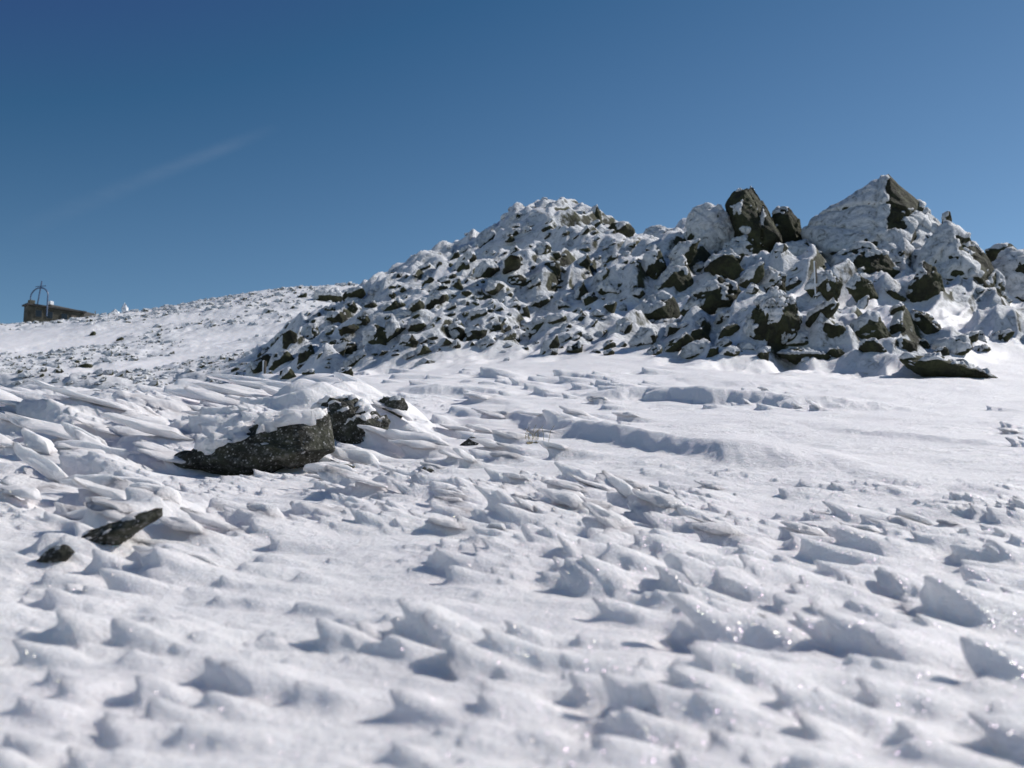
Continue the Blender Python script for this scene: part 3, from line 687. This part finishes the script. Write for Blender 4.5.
feat('boulder', [(770, 262), (782, 246), (806, 240), (822, 252), (826, 270), (790, 276)], 'rimed ledge in the gap between the bare block and the pyramid crag', rime=.1, depth=PK - 1.4, thick_m=1.3, cat='boulder')
feat('boulder', [(826, 276), (836, 256), (862, 244), (890, 252), (900, 272), (880, 290), (844, 288)], 'broken rimed ledge at the left base of the pyramid crag', rime=-.05, depth=PK - 3.2, thick_m=1.6, cat='boulder', spots=[(862, 262, 9, -.8), (880, 276, 6, -.6)])
feat('boulder', [(687, 236), (686, 221), (694, 208), (708, 202), (721, 207), (730, 222), (738, 240), (722, 256), (698, 256)],
     'white rimed boulder just left of the big bare block', rime=.75, depth=PK - .3, thick_m=1.6, rough=.09, cat='boulder', spots=[(691, 236, 6, -1)])
feat('rocky_peak', [(806, 233), (811, 221), (888, 177), (932, 214), (962, 240), (968, 286), (880, 288), (814, 252)],
     'tall pyramid crag with a rimed left face and dark upper edge', rime=.42, depth=PK - 1.0, thick_m=3.2, fronts=[(889, 180, -.4), (893, 225, .6), (890, 262, 1.2), (835, 250, .5), (935, 258, .7)],
     rough=.035, sub=6, hard=60, th=.03, spots=[(888, 174, 6, -1.0), (892, 188, 9, -1.6), (896, 204, 8, -1.6), (894, 222, 8, -1.5), (906, 194, 8, -1.4), (914, 203, 6, -1.2), (919, 220, 9, 1.0), (862, 236, 7, -.8), (878, 228, 6, -.5), (872, 246, 10, -1.2), (850, 240, 6, -.6)], cat='crag')
feat('boulder', [(912, 296), (930, 252), (950, 229), (984, 253), (1004, 284), (1015, 318), (1010, 338), (950, 332)],
     'huge rimed boulder forming the right shoulder under the pyramid crag', rime=.35, depth=PK - 3.4, thick_m=3.0, rough=.06, sub=6, th=.04, spots=[(953, 256, 12, -.9), (1002, 322, 10, -1.3), (985, 262, 7, -.8), (968, 310, 6, -.8)], cat='boulder')
feat('rock', [(941, 222), (942, 214), (950, 211), (952, 220), (949, 226)], 'little dark knob on the right edge of the pyramid crag', rime=-.3, depth=PK - .4, thick_m=.3, sub=4)
feat('boulder', [(984, 251), (996, 245), (1012, 242), (1020, 251), (1012, 258), (990, 258)], 'flat dark rock on the skyline at the far right', rime=-.6, depth=PK + 1, thick_m=.9, sub=4)
feat('boulder', [(996, 268), (1008, 254), (1030, 252), (1056, 268), (1060, 310), (1030, 324), (1006, 312)], 'large rimed boulder cut by the right edge of the view', rime=.5, depth=PK - 1.5, thick_m=2.2, rough=.08, cat='boulder', spots=[(1022, 268, 8, -1.3)])
feat('rock', [(590, 222), (591, 208), (597, 204), (601, 212), (603, 224)], 'thin upright stone on top of the skyline pile', rime=-.2, depth=42.5, thick_m=.4, sub=4)
feat('rock', [(520, 215), (526, 208), (536, 206), (541, 214), (534, 220), (523, 220)], 'dark capping rock at the left end of the skyline pile', rime=-.3, depth=43.0, thick_m=.6, sub=4)
feat('rock', [(542, 212), (547, 205), (556, 203), (564, 210), (560, 216), (546, 217)], 'white rimed rock on the skyline pile beside the dark capping rock', rime=.7, depth=42.8, thick_m=.7, sub=4)
feat('boulder', [(604, 232), (612, 223), (626, 223), (634, 230), (628, 242), (610, 243)], 'dark hollowed rock just right of the upright stone', rime=-.5, depth=41, thick_m=.8, sub=4)
feat('boulder', [(640, 240), (650, 228), (664, 228), (676, 238), (682, 252), (660, 258), (644, 254)], 'rimed skyline boulder between the hollow rock and the white boulder', rime=.45, depth=38, thick_m=1.2, cat='boulder')
feat('rock', [(566, 226), (572, 214), (584, 212), (588, 222), (582, 230)], 'half-rimed rock just left of the upright stone', rime=.0, depth=42, thick_m=.6, sub=4)

# --- boulders one can pick out on the face
for args in [
 ([(682, 309), (700, 290), (718, 277), (736, 284), (753, 300), (748, 308), (722, 313), (700, 318)], 'broad dark boulder with snow on its back below the bare block', -.35, {}),
 ([(742, 350), (747, 320), (758, 298), (776, 289), (795, 304), (803, 322), (796, 337), (774, 346), (758, 355)], 'tall rimed boulder with a dark split front at the foot of the outcrop', .15, dict(sub=6, spots=[(757, 315, 9, -1.5), (765, 335, 9, -1.5), (788, 312, 7, -1.2), (777, 318, 5, .9), (758, 348, 5, -1)])),
 ([(687, 346), (692, 332), (702, 328), (711, 338), (710, 348), (696, 352)], 'green mossy rock left of the split-fronted boulder', -.5, {}),
 ([(660, 354), (668, 343), (686, 335), (692, 341), (676, 350), (664, 357)], 'thin mossy slab lying left of the green mossy rock', -.4, {}),
 ([(705, 357), (710, 348), (719, 346), (720, 355), (712, 359)], 'small mossy rock low beside the green mossy rock', -.5, {}),
 ([(774, 348), (782, 332), (800, 329), (815, 333), (835, 344), (836, 350), (806, 349)], 'dark flat slab right of the split-fronted boulder', -.3, {}),
 ([(778, 355), (790, 348), (810, 349), (835, 356), (824, 364), (800, 362)], 'brown flat slab at the very foot of the outcrop', -.45, {}),
 ([(841, 338), (850, 326), (868, 311), (880, 314), (896, 338), (880, 346), (858, 344)], 'dark tent-shaped boulder with snow down its left side', -.25, dict(spots=[(852, 324, 7, 1)])),
 ([(907, 318), (914, 311), (926, 313), (941, 325), (953, 336), (938, 340), (920, 338)], 'dark wedge-shaped boulder with snow sloping off its right', -.45, {}),
 ([(897, 359), (903, 355), (940, 356), (975, 366), (1003, 377), (985, 381), (925, 375), (906, 368)], 'very long low grey slab at the foot of the outcrop', -.5, dict(fshrink=.7)),
 ([(930, 356), (936, 349), (946, 346), (950, 354), (946, 359)], 'small blunt rock resting behind the long low slab', -.5, {}),
 ([(950, 346), (962, 336), (980, 330), (978, 340), (962, 349)], 'leaning rimed slab above the long low slab', .0, {}),
 ([(902, 310), (908, 290), (924, 262), (935, 270), (946, 290), (945, 304), (928, 308)], 'large dark triangular face below the pyramid crag', -.55, dict(spots=[(926, 302, 6, 1)])),
 ([(848, 288), (858, 276), (872, 282), (882, 300), (860, 304)], 'dark brown rock low left of the triangular face', -.45, {}),
 ([(856, 264), (864, 252), (876, 249), (880, 262), (868, 270)], 'dark hollow rock at the base of the pyramid crag', -.5, {}),
 ([(920, 246), (926, 235), (935, 238), (936, 250), (926, 253)], 'dark lozenge rock on the right base of the pyramid crag', -.5, {}),
 ([(893, 262), (898, 252), (905, 250), (905, 258), (898, 262)], 'small dark rock in the snow under the pyramid crag', -.5, {}),
 ([(806, 290), (814, 276), (830, 272), (842, 284), (838, 298), (818, 302)], 'squat half-rimed boulder beside the marker stake', -.1, {}),
 ([(760, 300), (756, 282), (768, 268), (786, 276), (788, 290)], 'rimed boulder above the split-fronted boulder', .35, {}),
 ([(737, 282), (748, 268), (765, 262), (764, 276), (750, 286)], 'dark leaning slab above the broad dark boulder', -.2, {}),
 ([(700, 270), (712, 256), (732, 250), (742, 258), (728, 272)], 'rimed slab under the white skyline boulder', .3, {}),
 ([(640, 270), (646, 252), (660, 250), (668, 266), (660, 284), (646, 286)], 'tall half-rimed boulder below the skyline, right of centre', -.05, {}),
 ([(594, 286), (598, 276), (606, 268), (613, 272), (614, 284), (604, 288)], 'pointed brown rock with a snow cap in the middle of the outcrop', -.3, {}),
 ([(571, 305), (576, 292), (583, 281), (590, 296), (588, 304)], 'sharp dark fin of rock in the middle of the outcrop', -.35, {}),
 ([(505, 288), (508, 276), (520, 274), (532, 280), (526, 287), (514, 290)], 'dark blocky rock under a smooth snow drift', -.35, {}),
 ([(540, 276), (546, 263), (556, 260), (562, 270), (558, 278)], 'dark rock in the upper middle of the outcrop', -.4, {}),
 ([(572, 272), (578, 260), (588, 254), (592, 262), (584, 272)], 'slanting dark slab right of the upper middle rock', -.3, {}),
 ([(448, 294), (452, 282), (459, 279), (463, 288), (458, 294)], 'small tan rock on the left slope of the outcrop', -.5, {}),
 ([(515, 316), (518, 306), (528, 305), (531, 314), (524, 318)], 'small brown rock with snow heaped behind it', -.4, {}),
 ([(462, 342), (466, 328), (478, 322), (488, 330), (484, 340), (472, 344)], 'dark rock split by snow low on the left slope', -.25, {}),
 ([(538, 356), (544, 342), (558, 334), (560, 345), (550, 356)], 'slanting dark rock near the foot of the outcrop', -.3, {}),
 ([(282, 344), (282, 334), (290, 330), (297, 334), (297, 344), (290, 348)], 'round black boulder at the left end of the outcrop', -.8, {}),
 ([(298, 338), (304, 326), (316, 324), (322, 336), (312, 342)], 'round rimed boulder beside the round black one', .4, {}),
 ([(322, 354), (330, 342), (344, 337), (358, 344), (360, 354), (340, 358)], 'wide dark rock low on the left end of the outcrop', -.4, {}),
 ([(362, 346), (364, 330), (376, 325), (390, 332), (390, 346), (376, 350)], 'dark boulder with a white snow cap on the left end', -.25, {}),
 ([(398, 348), (402, 336), (412, 334), (419, 342), (414, 350)], 'dark squarish rock right of the snow-capped one', -.35, {}),
 ([(354, 326), (358, 317), (368, 315), (373, 323), (366, 329)], 'dark round rock above the snow-capped one', -.4, {}),
 ([(342, 312), (345, 303), (354, 301), (358, 308), (352, 314)], 'dark rock high on the left end of the outcrop', -.3, {}),
 ([(268, 366), (274, 354), (288, 350), (296, 360), (286, 368)], 'mossy brown rock at the leftmost toe of the outcrop', -.45, {}),
 ([(276, 382), (280, 371), (290, 368), (296, 376), (290, 384)], 'black rock just above the wind-carved snow', -.5, {}),
 ([(334, 376), (340, 368), (352, 367), (354, 374), (344, 378)], 'small dark rock set in a snowbank below the outcrop', -.4, {}),
 ([(296, 362), (300, 348), (312, 344), (316, 356), (308, 364)], 'greenish rock between the toe and the wide dark rock', -.3, {}),
 ([(700, 240), (690, 262), (676, 268), (668, 256), (680, 244)], 'half-buried rimed rock under the white skyline boulder', .1, {}),
]:
    ol, lab, rm, kw = args
    kw = dict(kw); kw.setdefault('dmin', 15 if ol[0][0] > 260 else 0)
    w_ = max(q[0] for q in ol) - min(q[0] for q in ol)
    kw.setdefault('sub', 5 if w_ > 30 else 4); kw.setdefault('rough', .08); kw.setdefault('sink', 4)
    feat('boulder' if w_ > 35 else 'rock', ol, lab, rime=rm, cat='boulder' if w_ > 35 else 'rock', **kw)

# --- the rest of the pile, each rock on its own
def rand_rock(px, py, wp, rime, seed, name, label, cat, group, dmin=15, sub=4, tilt=None, flat=None):
    r = np.random.RandomState(seed)
    d = seen_d(px, py, dmin); u, e = tan_el(px, py); s = wp * d / F * .5
    flat = flat or r.uniform(.36, .8)
    n = r.normal(size=(13, 3)); n /= np.linalg.norm(n, axis=1, keepdims=True); dd = r.uniform(.62, 1, 13)
    n = np.concatenate([n, [[0, 0, -1], [0, 1, 0], [1, 0, 0], [-1, 0, 0], [0, 0, 1.]]]); dd = np.concatenate([dd, [.8, 1, 1, 1, .9]])
    sc = np.array([1, r.uniform(.6, 1), flat])
    n2 = n / sc; ln = np.linalg.norm(n2, axis=1); n2 /= ln[:, None]; dd = dd / ln * s
    t = (R(r.uniform(12, 48)) if px < 820 or r.rand() < .5 else R(r.uniform(-45, -10))) if tilt is None else tilt; c_, s_ = math.cos(t), math.sin(t)
    Ry = np.array([[c_, 0, -s_], [0, 1, 0], [s_, 0, c_]])
    n2 = n2 @ Ry.T
    Vr, Fc, _ = carve_rock(n2, dd, np.array([s, s, s]), sub, seed, .07, 40)
    z = e * d + s * flat * .25
    return rock_thing(name, (u * d, d + s * .3, z), Vr, Fc, s, rime, seed, label=label, cat=cat, group=group, thick=.15)

def skyline(px):
    return float(np.interp(px, [260, 300, 330, 384, 450, 490, 520, 545, 590, 640, 690, 740, 800, 850, 886, 930, 960, 1000, 1030],
                           [352, 318, 300, 284, 258, 238, 216, 212, 216, 236, 240, 250, 246, 250, 262, 262, 262, 280, 280]))
def foot(px):
    return float(np.interp(px, [260, 300, 400, 450, 500, 620, 700, 800, 900, 1030], [376, 378, 360, 352, 352, 356, 356, 362, 352, 352]))
cnt = 0; tries = 0; placed = []
regions = [(395, 'small rimed rock on the left toe of the outcrop', 'rocks on the left toe of the outcrop'),
           (500, 'small rimed rock on the left slope of the outcrop', 'rocks on the left slope of the outcrop'),
           (640, 'small rimed rock in the middle of the outcrop below the summit pile', 'rocks in the middle of the outcrop'),
           (800, 'small rimed rock on the slope beneath the bare skyline block', 'rocks beneath the bare block'),
           (2000, 'small rimed rock on the slope beneath the pyramid crag', 'rocks beneath the pyramid crag')]
pr = np.random.RandomState(5)
while cnt < 236 and tries < 9000:
    tries += 1
    px = pr.uniform(264, 1022); top, bot = skyline(px), foot(px)
    py = top + (bot - top) * pr.rand() ** .9
    w = (8 + 24 * pr.rand() ** 1.9) if px < 640 else (19 + 32 * pr.rand() ** 1.5)
    if any(a - 1 < px < b + 1 and c - 1 < py < d_ + 2 for a, b, c, d_ in FEAT_BOX): continue
    if any(abs(px - a) < (w + b_) * .33 and abs(py - b) < (w + b_) * .19 for a, b, b_ in placed): continue
    placed.append((px, py, w)); cnt += 1
    lab = next(r_ for r_ in regions if px < r_[0])
    bare = pr.rand()
    rm = pr.uniform(-.75, -.4) if bare < (.6 if px > 640 else .28 if px > 430 else .7) else pr.uniform(-.18, .35)
    lb = lab[1] if rm > -.2 else lab[1].replace('small rimed rock', 'small dark bare-sided rock')
    gp = lab[2] if rm > -.2 else 'dark ' + lab[2]
    rand_rock(px, py, w, rm, 1000 + cnt, 'rock', lb, 'rock', gp)
# dark stones one can pick out on the far snowfield
for k, (px, py, w, lab) in enumerate([(92, 336, 9, 'larger dark stone alone in the smooth snow of the far slope'), (119, 341, 9, 'dark stone just below the smooth band of the far slope'),
      (76, 363, 7, 'dark stone on the left of the far slope'), (41, 376, 6, 'tiny dark stone low on the far slope'), (202, 369, 9, 'round dark stone among the rubble of the far slope'),
      (236, 371, 10, 'brownish stone near the right end of the far rubble'), (302, 298, 16, 'flat dark rock just under the far crest'), (84, 368, 16, 'long dark ledge of rock on the left of the far slope'), (175, 393, 10, 'mossy stone at the foot of the far slope')]):
    rand_rock(px, py, w, -.75, 2000 + k, 'rock', lab, 'rock', None, dmin=30, sub=3, flat=.45 if w > 12 else .7)

# --- uncountable rubble on the far slope and between the boulders
dirs, Fi = ico(1)
Vs, Fs, base = [], [], 0
rr = np.random.RandomState(3); n_ok = 0
XY = []
for _ in range(8000):
    y = math.exp(rr.uniform(math.log(38), math.log(175))); u = rr.uniform(-.5, -.12)
    XY.append((u * y, y, 0))
for _ in range(600):
    y = rr.uniform(20, 45); u = rr.uniform(-.25, .5); XY.append((u * y, y, 1))
XY = np.array(XY)
pt = np.maximum(sstep(-.12, .2, fbm2(XY[:, 0] * .035 + 5, XY[:, 1] * .022, 3, 55) + .02), .7 * sstep(125, 145, XY[:, 1]) * sstep(-.36, -.31, XY[:, 0] / XY[:, 1]))
om = outcrop_mask(XY[:, 0], XY[:, 1])
for (x, y, kd), p_, o_ in zip(XY, pt, om):
    if kd == 0 and (rr.rand() > p_ * 1.1 or o_ > .3): continue
    if kd == 1 and rr.rand() > o_: continue
    s = (.05 + .24 * rr.rand() ** 4) * (.3 + y / 85) if kd == 0 else .06 + .16 * rr.rand() ** 2
    v = dirs * (1 + .28 * (rr.rand(len(dirs), 1) - .5) * 2) * np.array([1.25, .9, .7]) * s
    t = R(rr.uniform(0, 40)); v = np.stack([v[:, 0] * math.cos(t) - v[:, 2] * math.sin(t), v[:, 1], v[:, 0] * math.sin(t) + v[:, 2] * math.cos(t)], 1)
    Vs.append(v + np.array([x, y, ground_z(x, y) - s * .1])); Fs.append(Fi + base); base += len(dirs)
rub = simple_rock('rubble_base')
m, ns, ls, out = newmat('rimed_rubble'); geo = ns.new('ShaderNodeNewGeometry'); pos = geo.outputs['Position']
dt = node(ns, 'ShaderNodeVectorMath', operation='DOT_PRODUCT'); ls.new(geo.outputs['Normal'], dt.inputs[0]); dt.inputs[1].default_value = (-.5, -.1, .85)
nz = node(ns, 'ShaderNodeTexNoise', Scale=.9, Detail=5.0, Roughness=.75); ls.new(pos, nz.inputs['Vector'])
ma = node(ns, 'ShaderNodeMath', operation='MULTIPLY_ADD'); ls.new(nz.outputs[0], ma.inputs[0]); ma.inputs[1].default_value = 1.6; ls.new(dt.outputs['Value'], ma.inputs[2])
rp = ramp(ns, [(.45, g(0)), (.62, g(1))]); ls.new(ma.outputs[0], rp.inputs[0])
mx = ns.new('ShaderNodeMixShader'); ls.new(rp.outputs[0], mx.inputs[0]); ls.new(rock_shader(ns, ls, pos), mx.inputs[1]); ls.new(rime_shader(ns, ls, pos), mx.inputs[2]); ls.new(mx.outputs[0], out.inputs[0])
rb = mesh_np('rubble', np.concatenate(Vs), np.concatenate(Fs), m, smooth=False)
tag(rb, 'small rime-dusted stones strewn over the far slope and between boulders', 'rubble', kind='stuff')

# ------------------------------------------------------------------ buildings on the summit
def boxm(bm, x0, x1, y0, y1, z0, z1, slant=None):
    vs = [bm.verts.new((x, y, z)) for z in (z0, z1) for x, y in ((x0, y0), (x1, y0), (x1, y1), (x0, y1))]
    for f in ((0, 3, 2, 1), (4, 5, 6, 7), (0, 1, 5, 4), (1, 2, 6, 5), (2, 3, 7, 6), (3, 0, 4, 7)): bm.faces.new([vs[i] for i in f])
    return vs
def part(name, bm, mat, parent, bevel=0):
    if bevel: bmesh.ops.bevel(bm, geom=bm.edges[:], offset=bevel, segments=1, affect='EDGES')
    me = bpy.data.meshes.new(name); bm.to_mesh(me); bm.free(); me.materials.append(MAT[mat])
    o = bpy.data.objects.new(name, me); COL.objects.link(o); o.parent = parent; return o
def tube(bm, pts, r, n=6):
    rings = []
    for i, p in enumerate(pts):
        a = Vector(pts[min(i + 1, len(pts) - 1)]) - Vector(pts[max(i - 1, 0)]); a.normalize()
        s = a.cross(Vector((0, 1, 0))); s = s if s.length > .1 else a.cross(Vector((1, 0, 0))); s.normalize(); t = a.cross(s)
        rings.append([bm.verts.new(Vector(p) + (s * math.cos(k * 2 * math.pi / n) + t * math.sin(k * 2 * math.pi / n)) * r) for k in range(n)])
    for a, b in zip(rings, rings[1:]):
        for k in range(n): bm.faces.new((a[k], a[(k + 1) % n], b[(k + 1) % n], b[k]))
    bm.faces.new(rings[0][::-1]); bm.faces.new(rings[-1])
DB = 158.0; kx = DB / F
def bl(px, py, dd=0): q = at(px, py, DB + dd); return q
o_ = bl(27, 324)
st = empty('weather_station', tuple(o_)); st.rotation_euler = (0, 0, R(44))
tag(st, 'squat dark stone building with a flat roof at the left end of the crest', 'building')
W1, H1, D1 = 8.4, 3.0, 1.6
bm = bmesh.new(); boxm(bm, 0, W1, 0, D1, -4, H1 - .15); part('wall', bm, 'stone', st, .05)
bm = bmesh.new(); boxm(bm, -.25, W1 + .2, -.25, D1 + .25, H1 - .15, H1 + .12); part('roof', bm, 'roof', st, .03)
for x_ in (1.1, 2.7, 4.9):
    bm = bmesh.new(); boxm(bm, x_ - .08, x_ + .98, -.06, .1, 1.2, 2.35); wf = part('window', bm, 'stone_light', st)
    bm = bmesh.new(); boxm(bm, x_, x_ + .9, -.09, .05, 1.28, 2.27); part('pane', bm, 'glass', wf)
bm = bmesh.new(); boxm(bm, 6.4, 7.2, -.06, .1, .3, 2.3); part('door', bm, 'wood', st)
bm = bmesh.new(); boxm(bm, .3, 1.1, .3, 1.1, H1 + .12, H1 + .75); part('chimney', bm, 'stone_light', st, .04)
# hoop mast standing on the roof
hp = empty('hoop_mast', tuple(bl(36.5, 309, 2))); tag(hp, 'thin blue steel hoop with a central mast above the dark building', 'mast')
hw = 13.0 * kx; hh_ = 24.5 * kx
pts = []
for k in range(25):
    a = math.pi * k / 24; pts.append((-hw / 1.0 * math.cos(a) * .82 + .3 + (.9 if k > 12 else 0) * 0, .6 * math.cos(a), hh_ * (.55 + .36 * math.sin(a)) ))
pts = [(pts[0][0] * .98, .6, 0)] + pts + [(pts[-1][0], -.6, -1.2)]
bm = bmesh.new(); tube(bm, pts, .115, 6); part('hoop', bm, 'steel', hp)
bm = bmesh.new(); tube(bm, [(-.1, 0, -1), (.55, 0, hh_ + .7)], .11, 6); part('mast', bm, 'steel', hp)
bm = bmesh.new(); tube(bm, [(-.35, 0, hh_ * .96), (1.25, 0, hh_ * 1.0)], .06, 6); part('crossbar', bm, 'steel', hp)
# lean-to with a pitched roof
o2 = bl(56, 322, 9)
ht = empty('stone_hut', tuple(o2)); ht.rotation_euler = (0, 0, R(60)); tag(ht, 'low hut with a dark pitched roof right of the flat-roofed building', 'building')
W2, H2, D2 = 9.5, 1.8, 3.0
bm = bmesh.new(); boxm(bm, 0, W2, 0, D2, -6, H2)
g1 = [bm.verts.new(v) for v in ((0, 0, H2), (0, D2, H2), (0, D2 / 2, H2 + .95))]; bm.faces.new(g1)
g2 = [bm.verts.new(v) for v in ((W2, 0, H2), (W2, D2 / 2, H2 + .95), (W2, D2, H2))]; bm.faces.new(g2); part('wall', bm, 'stone_light', ht)
bm = bmesh.new()
for s_ in (0, 1):
    ye = -.3 if s_ == 0 else D2 + .3
    a = [(-.3, ye, H2 - .1), (W2 + .3, ye, H2 - .1), (W2 + .3, D2 / 2, H2 + 1.0), (-.3, D2 / 2, H2 + 1.0)]
    lo = [bm.verts.new(v) for v in a]; hi = [bm.verts.new((v[0], v[1], v[2] + .16)) for v in a]
    bm.faces.new(lo); bm.faces.new(hi[::-1])
    for k in range(4): bm.faces.new((lo[k], hi[k], hi[(k + 1) % 4], lo[(k + 1) % 4]))
part('roof', bm, 'roof', ht)
bm = bmesh.new(); boxm(bm, -.1, .7, 1.6, 2.4, H2 + .9, H2 + 1.75); part('chimney', bm, 'frost', ht, .12)
for x_ in (1.2, 3.2):
    bm = bmesh.new(); boxm(bm, x_, x_ + .8, -.06, .1, .5, 1.2); part('window', bm, 'glass', ht)

# rime-coated posts and small marker stakes
def ground_point(px, d):
    u = tan_el(px, 384)[0]; x = u * d; return (x, d, ground_z(x, d))
def spike(px, d, h, w, label, seed):
    q = np.random.RandomState(seed); loc = ground_point(px, d)
    root = empty('rimed_post', loc); tag(root, label, 'post')
    bm = bmesh.new(); tube(bm, [(0, 0, -.5), (.02, 0, h * .9)], .06, 6); part('post', bm, 'wood', root)
    dirs, Fc = ico(3); t = (dirs[:, 2] + 1) / 2
    rad = w * (1 - t) ** .8 * .5 + .05
    v = np.stack([dirs[:, 0] * rad * 1.3 - t * w * .15, dirs[:, 1] * rad * 1.3, t * h], 1); v += .12 * w * np.stack([fbm3(dirs * 3, 2, seed), fbm3(dirs * 3, 2, seed + 1), fbm3(dirs * 3, 2, seed + 2)], 1)
    mesh_np('rime_coat', v, Fc, MAT['frost'], parent=root)
spike(112, 153, 1.0, 1.1, 'shorter white rime-coated post on the crest right of the buildings', 4)
spike(121.5, 152, 1.6, .9, 'taller white rime-coated post on the crest right of the buildings', 9)
def stake(px, py0, py1, label, r, d=None, mat='wood'):
    d = d or seen_d(px, py0, 15); b_ = at(px, py0, d); t_ = at(px, py1, d); h = t_[2] - b_[2]
    root = empty('marker_stake', tuple(b_)); tag(root, label, 'stake')
    bm = bmesh.new(); tube(bm, [(0, 0, -.4), (.01, 0, h)], r, 8); part('pole', bm, mat, root)
    bm = bmesh.new(); tube(bm, [(-r * .7, 0, h * .25), (-r * .8, 0, h * 1.02)], r * .8, 6); part('rime_coat', bm, 'frost', root)
stake(817, 311, 262, 'thin marker stake standing among the rocks below the pyramid crag', .022, d=22.5)
stake(264, 384, 361, 'short marker stake at the left toe of the outcrop', .03)
stake(161, 312, 307, 'tiny dark stake on the far crest', .12, d=150, mat='wood')
stake(95, 318, 311, 'tiny stake on the crest next to the low hut', .05, d=150)

# frosted grass tuft in the drift
d = seen_d(536, 440); q = at(536, 440, d)
bm = bmesh.new(); tr = random.Random(4)
bmesh.ops.create_icosphere(bm, subdivisions=3, radius=1)
for v_ in bm.verts: v_.co = Vector((v_.co.x * .1, v_.co.y * .08, -.06 + v_.co.z * .05 + .02 * math.sin(v_.co.x * 23) * math.cos(v_.co.y * 19)))
for _ in range(16):
    a = tr.uniform(0, 6.28); r0 = tr.uniform(0, .1); L = tr.uniform(.03, .10); x0, y0 = math.cos(a) * r0, math.sin(a) * r0 * .7
    lx, ly = tr.uniform(-1.3, .9), tr.uniform(-.6, .6)
    tube(bm, [(x0, y0, -.04), (x0 + lx * L * .4, y0 + ly * L * .4, L * .6), (x0 + lx * L, y0 + ly * L, L)], .0013, 4)
me = bpy.data.meshes.new('grass_tuft'); bm.to_mesh(me); bm.free(); me.materials.append(MAT['grass'])
tf = bpy.data.objects.new('grass_tuft', me); COL.objects.link(tf); tf.location = tuple(q)
tag(tf, 'frosted grass tuft poking from the snow at the head of the drift ledge', 'grass tuft')

# ------------------------------------------------------------------ contrail high overhead
m, ns, ls, out = newmat('ice_trail'); uvn = ns.new('ShaderNodeUVMap'); sx = ns.new('ShaderNodeSeparateXYZ'); ls.new(uvn.outputs[0], sx.inputs[0])
wv = ramp(ns, [(0, g(0)), (.5, g(1)), (1, g(0))]); wv.color_ramp.interpolation = 'EASE'; ls.new(sx.outputs['Y'], wv.inputs[0])
al = ramp(ns, [(0, g(0)), (.25, g(.4)), (.8, g(1)), (1, g(0))]); ls.new(sx.outputs['X'], al.inputs[0])
geo = ns.new('ShaderNodeNewGeometry'); nz = node(ns, 'ShaderNodeTexNoise', Scale=.0012, Detail=5.0); ls.new(geo.outputs['Position'], nz.inputs['Vector'])
a1 = node(ns, 'ShaderNodeMath', operation='MULTIPLY'); ls.new(wv.outputs[0], a1.inputs[0]); ls.new(al.outputs[0], a1.inputs[1])
a2 = node(ns, 'ShaderNodeMath', operation='MULTIPLY'); ls.new(a1.outputs[0], a2.inputs[0]); ls.new(nz.outputs[0], a2.inputs[1])
a3 = node(ns, 'ShaderNodeMath', operation='MULTIPLY'); ls.new(a2.outputs[0], a3.inputs[0]); a3.inputs[1].default_value = .05
tr_ = ns.new('ShaderNodeBsdfTransparent'); df = node(ns, 'ShaderNodeBsdfTranslucent', Color=(.9, .9, .9, 1)); mx = ns.new('ShaderNodeMixShader')
ls.new(a3.outputs[0], mx.inputs[0]); ls.new(tr_.outputs[0], mx.inputs[1]); ls.new(df.outputs[0], mx.inputs[2]); ls.new(mx.outputs[0], out.inputs[0])
vs, fs, uvs = [], [], []
K = 24
for k in range(K + 1):
    t = k / K; px = 5 + t * 275; py = 238 - 112 * t ** .95; wd = 15 - 7 * t
    for s_, v_ in ((-1, 0), (1, 1)):
        p_ = at(px + s_ * wd * .4, py + s_ * wd, 1.0); p_ = p_ / p_[2] * 8000; vs.append(tuple(p_)); uvs.append((t, v_))
for k in range(K): fs.append((2 * k, 2 * k + 2, 2 * k + 3, 2 * k + 1))
me = bpy.data.meshes.new('contrail'); me.from_pydata(vs, [], fs); uvl = me.uv_layers.new()
for lp in me.loops: uvl.data[lp.index].uv = uvs[lp.vertex_index]
me.materials.append(m); ct = bpy.data.objects.new('contrail', me); COL.objects.link(ct)
tag(ct, 'faint white contrail slanting up across the blue sky on the left', 'contrail')
print('rocks', cnt, 'tries', tries)
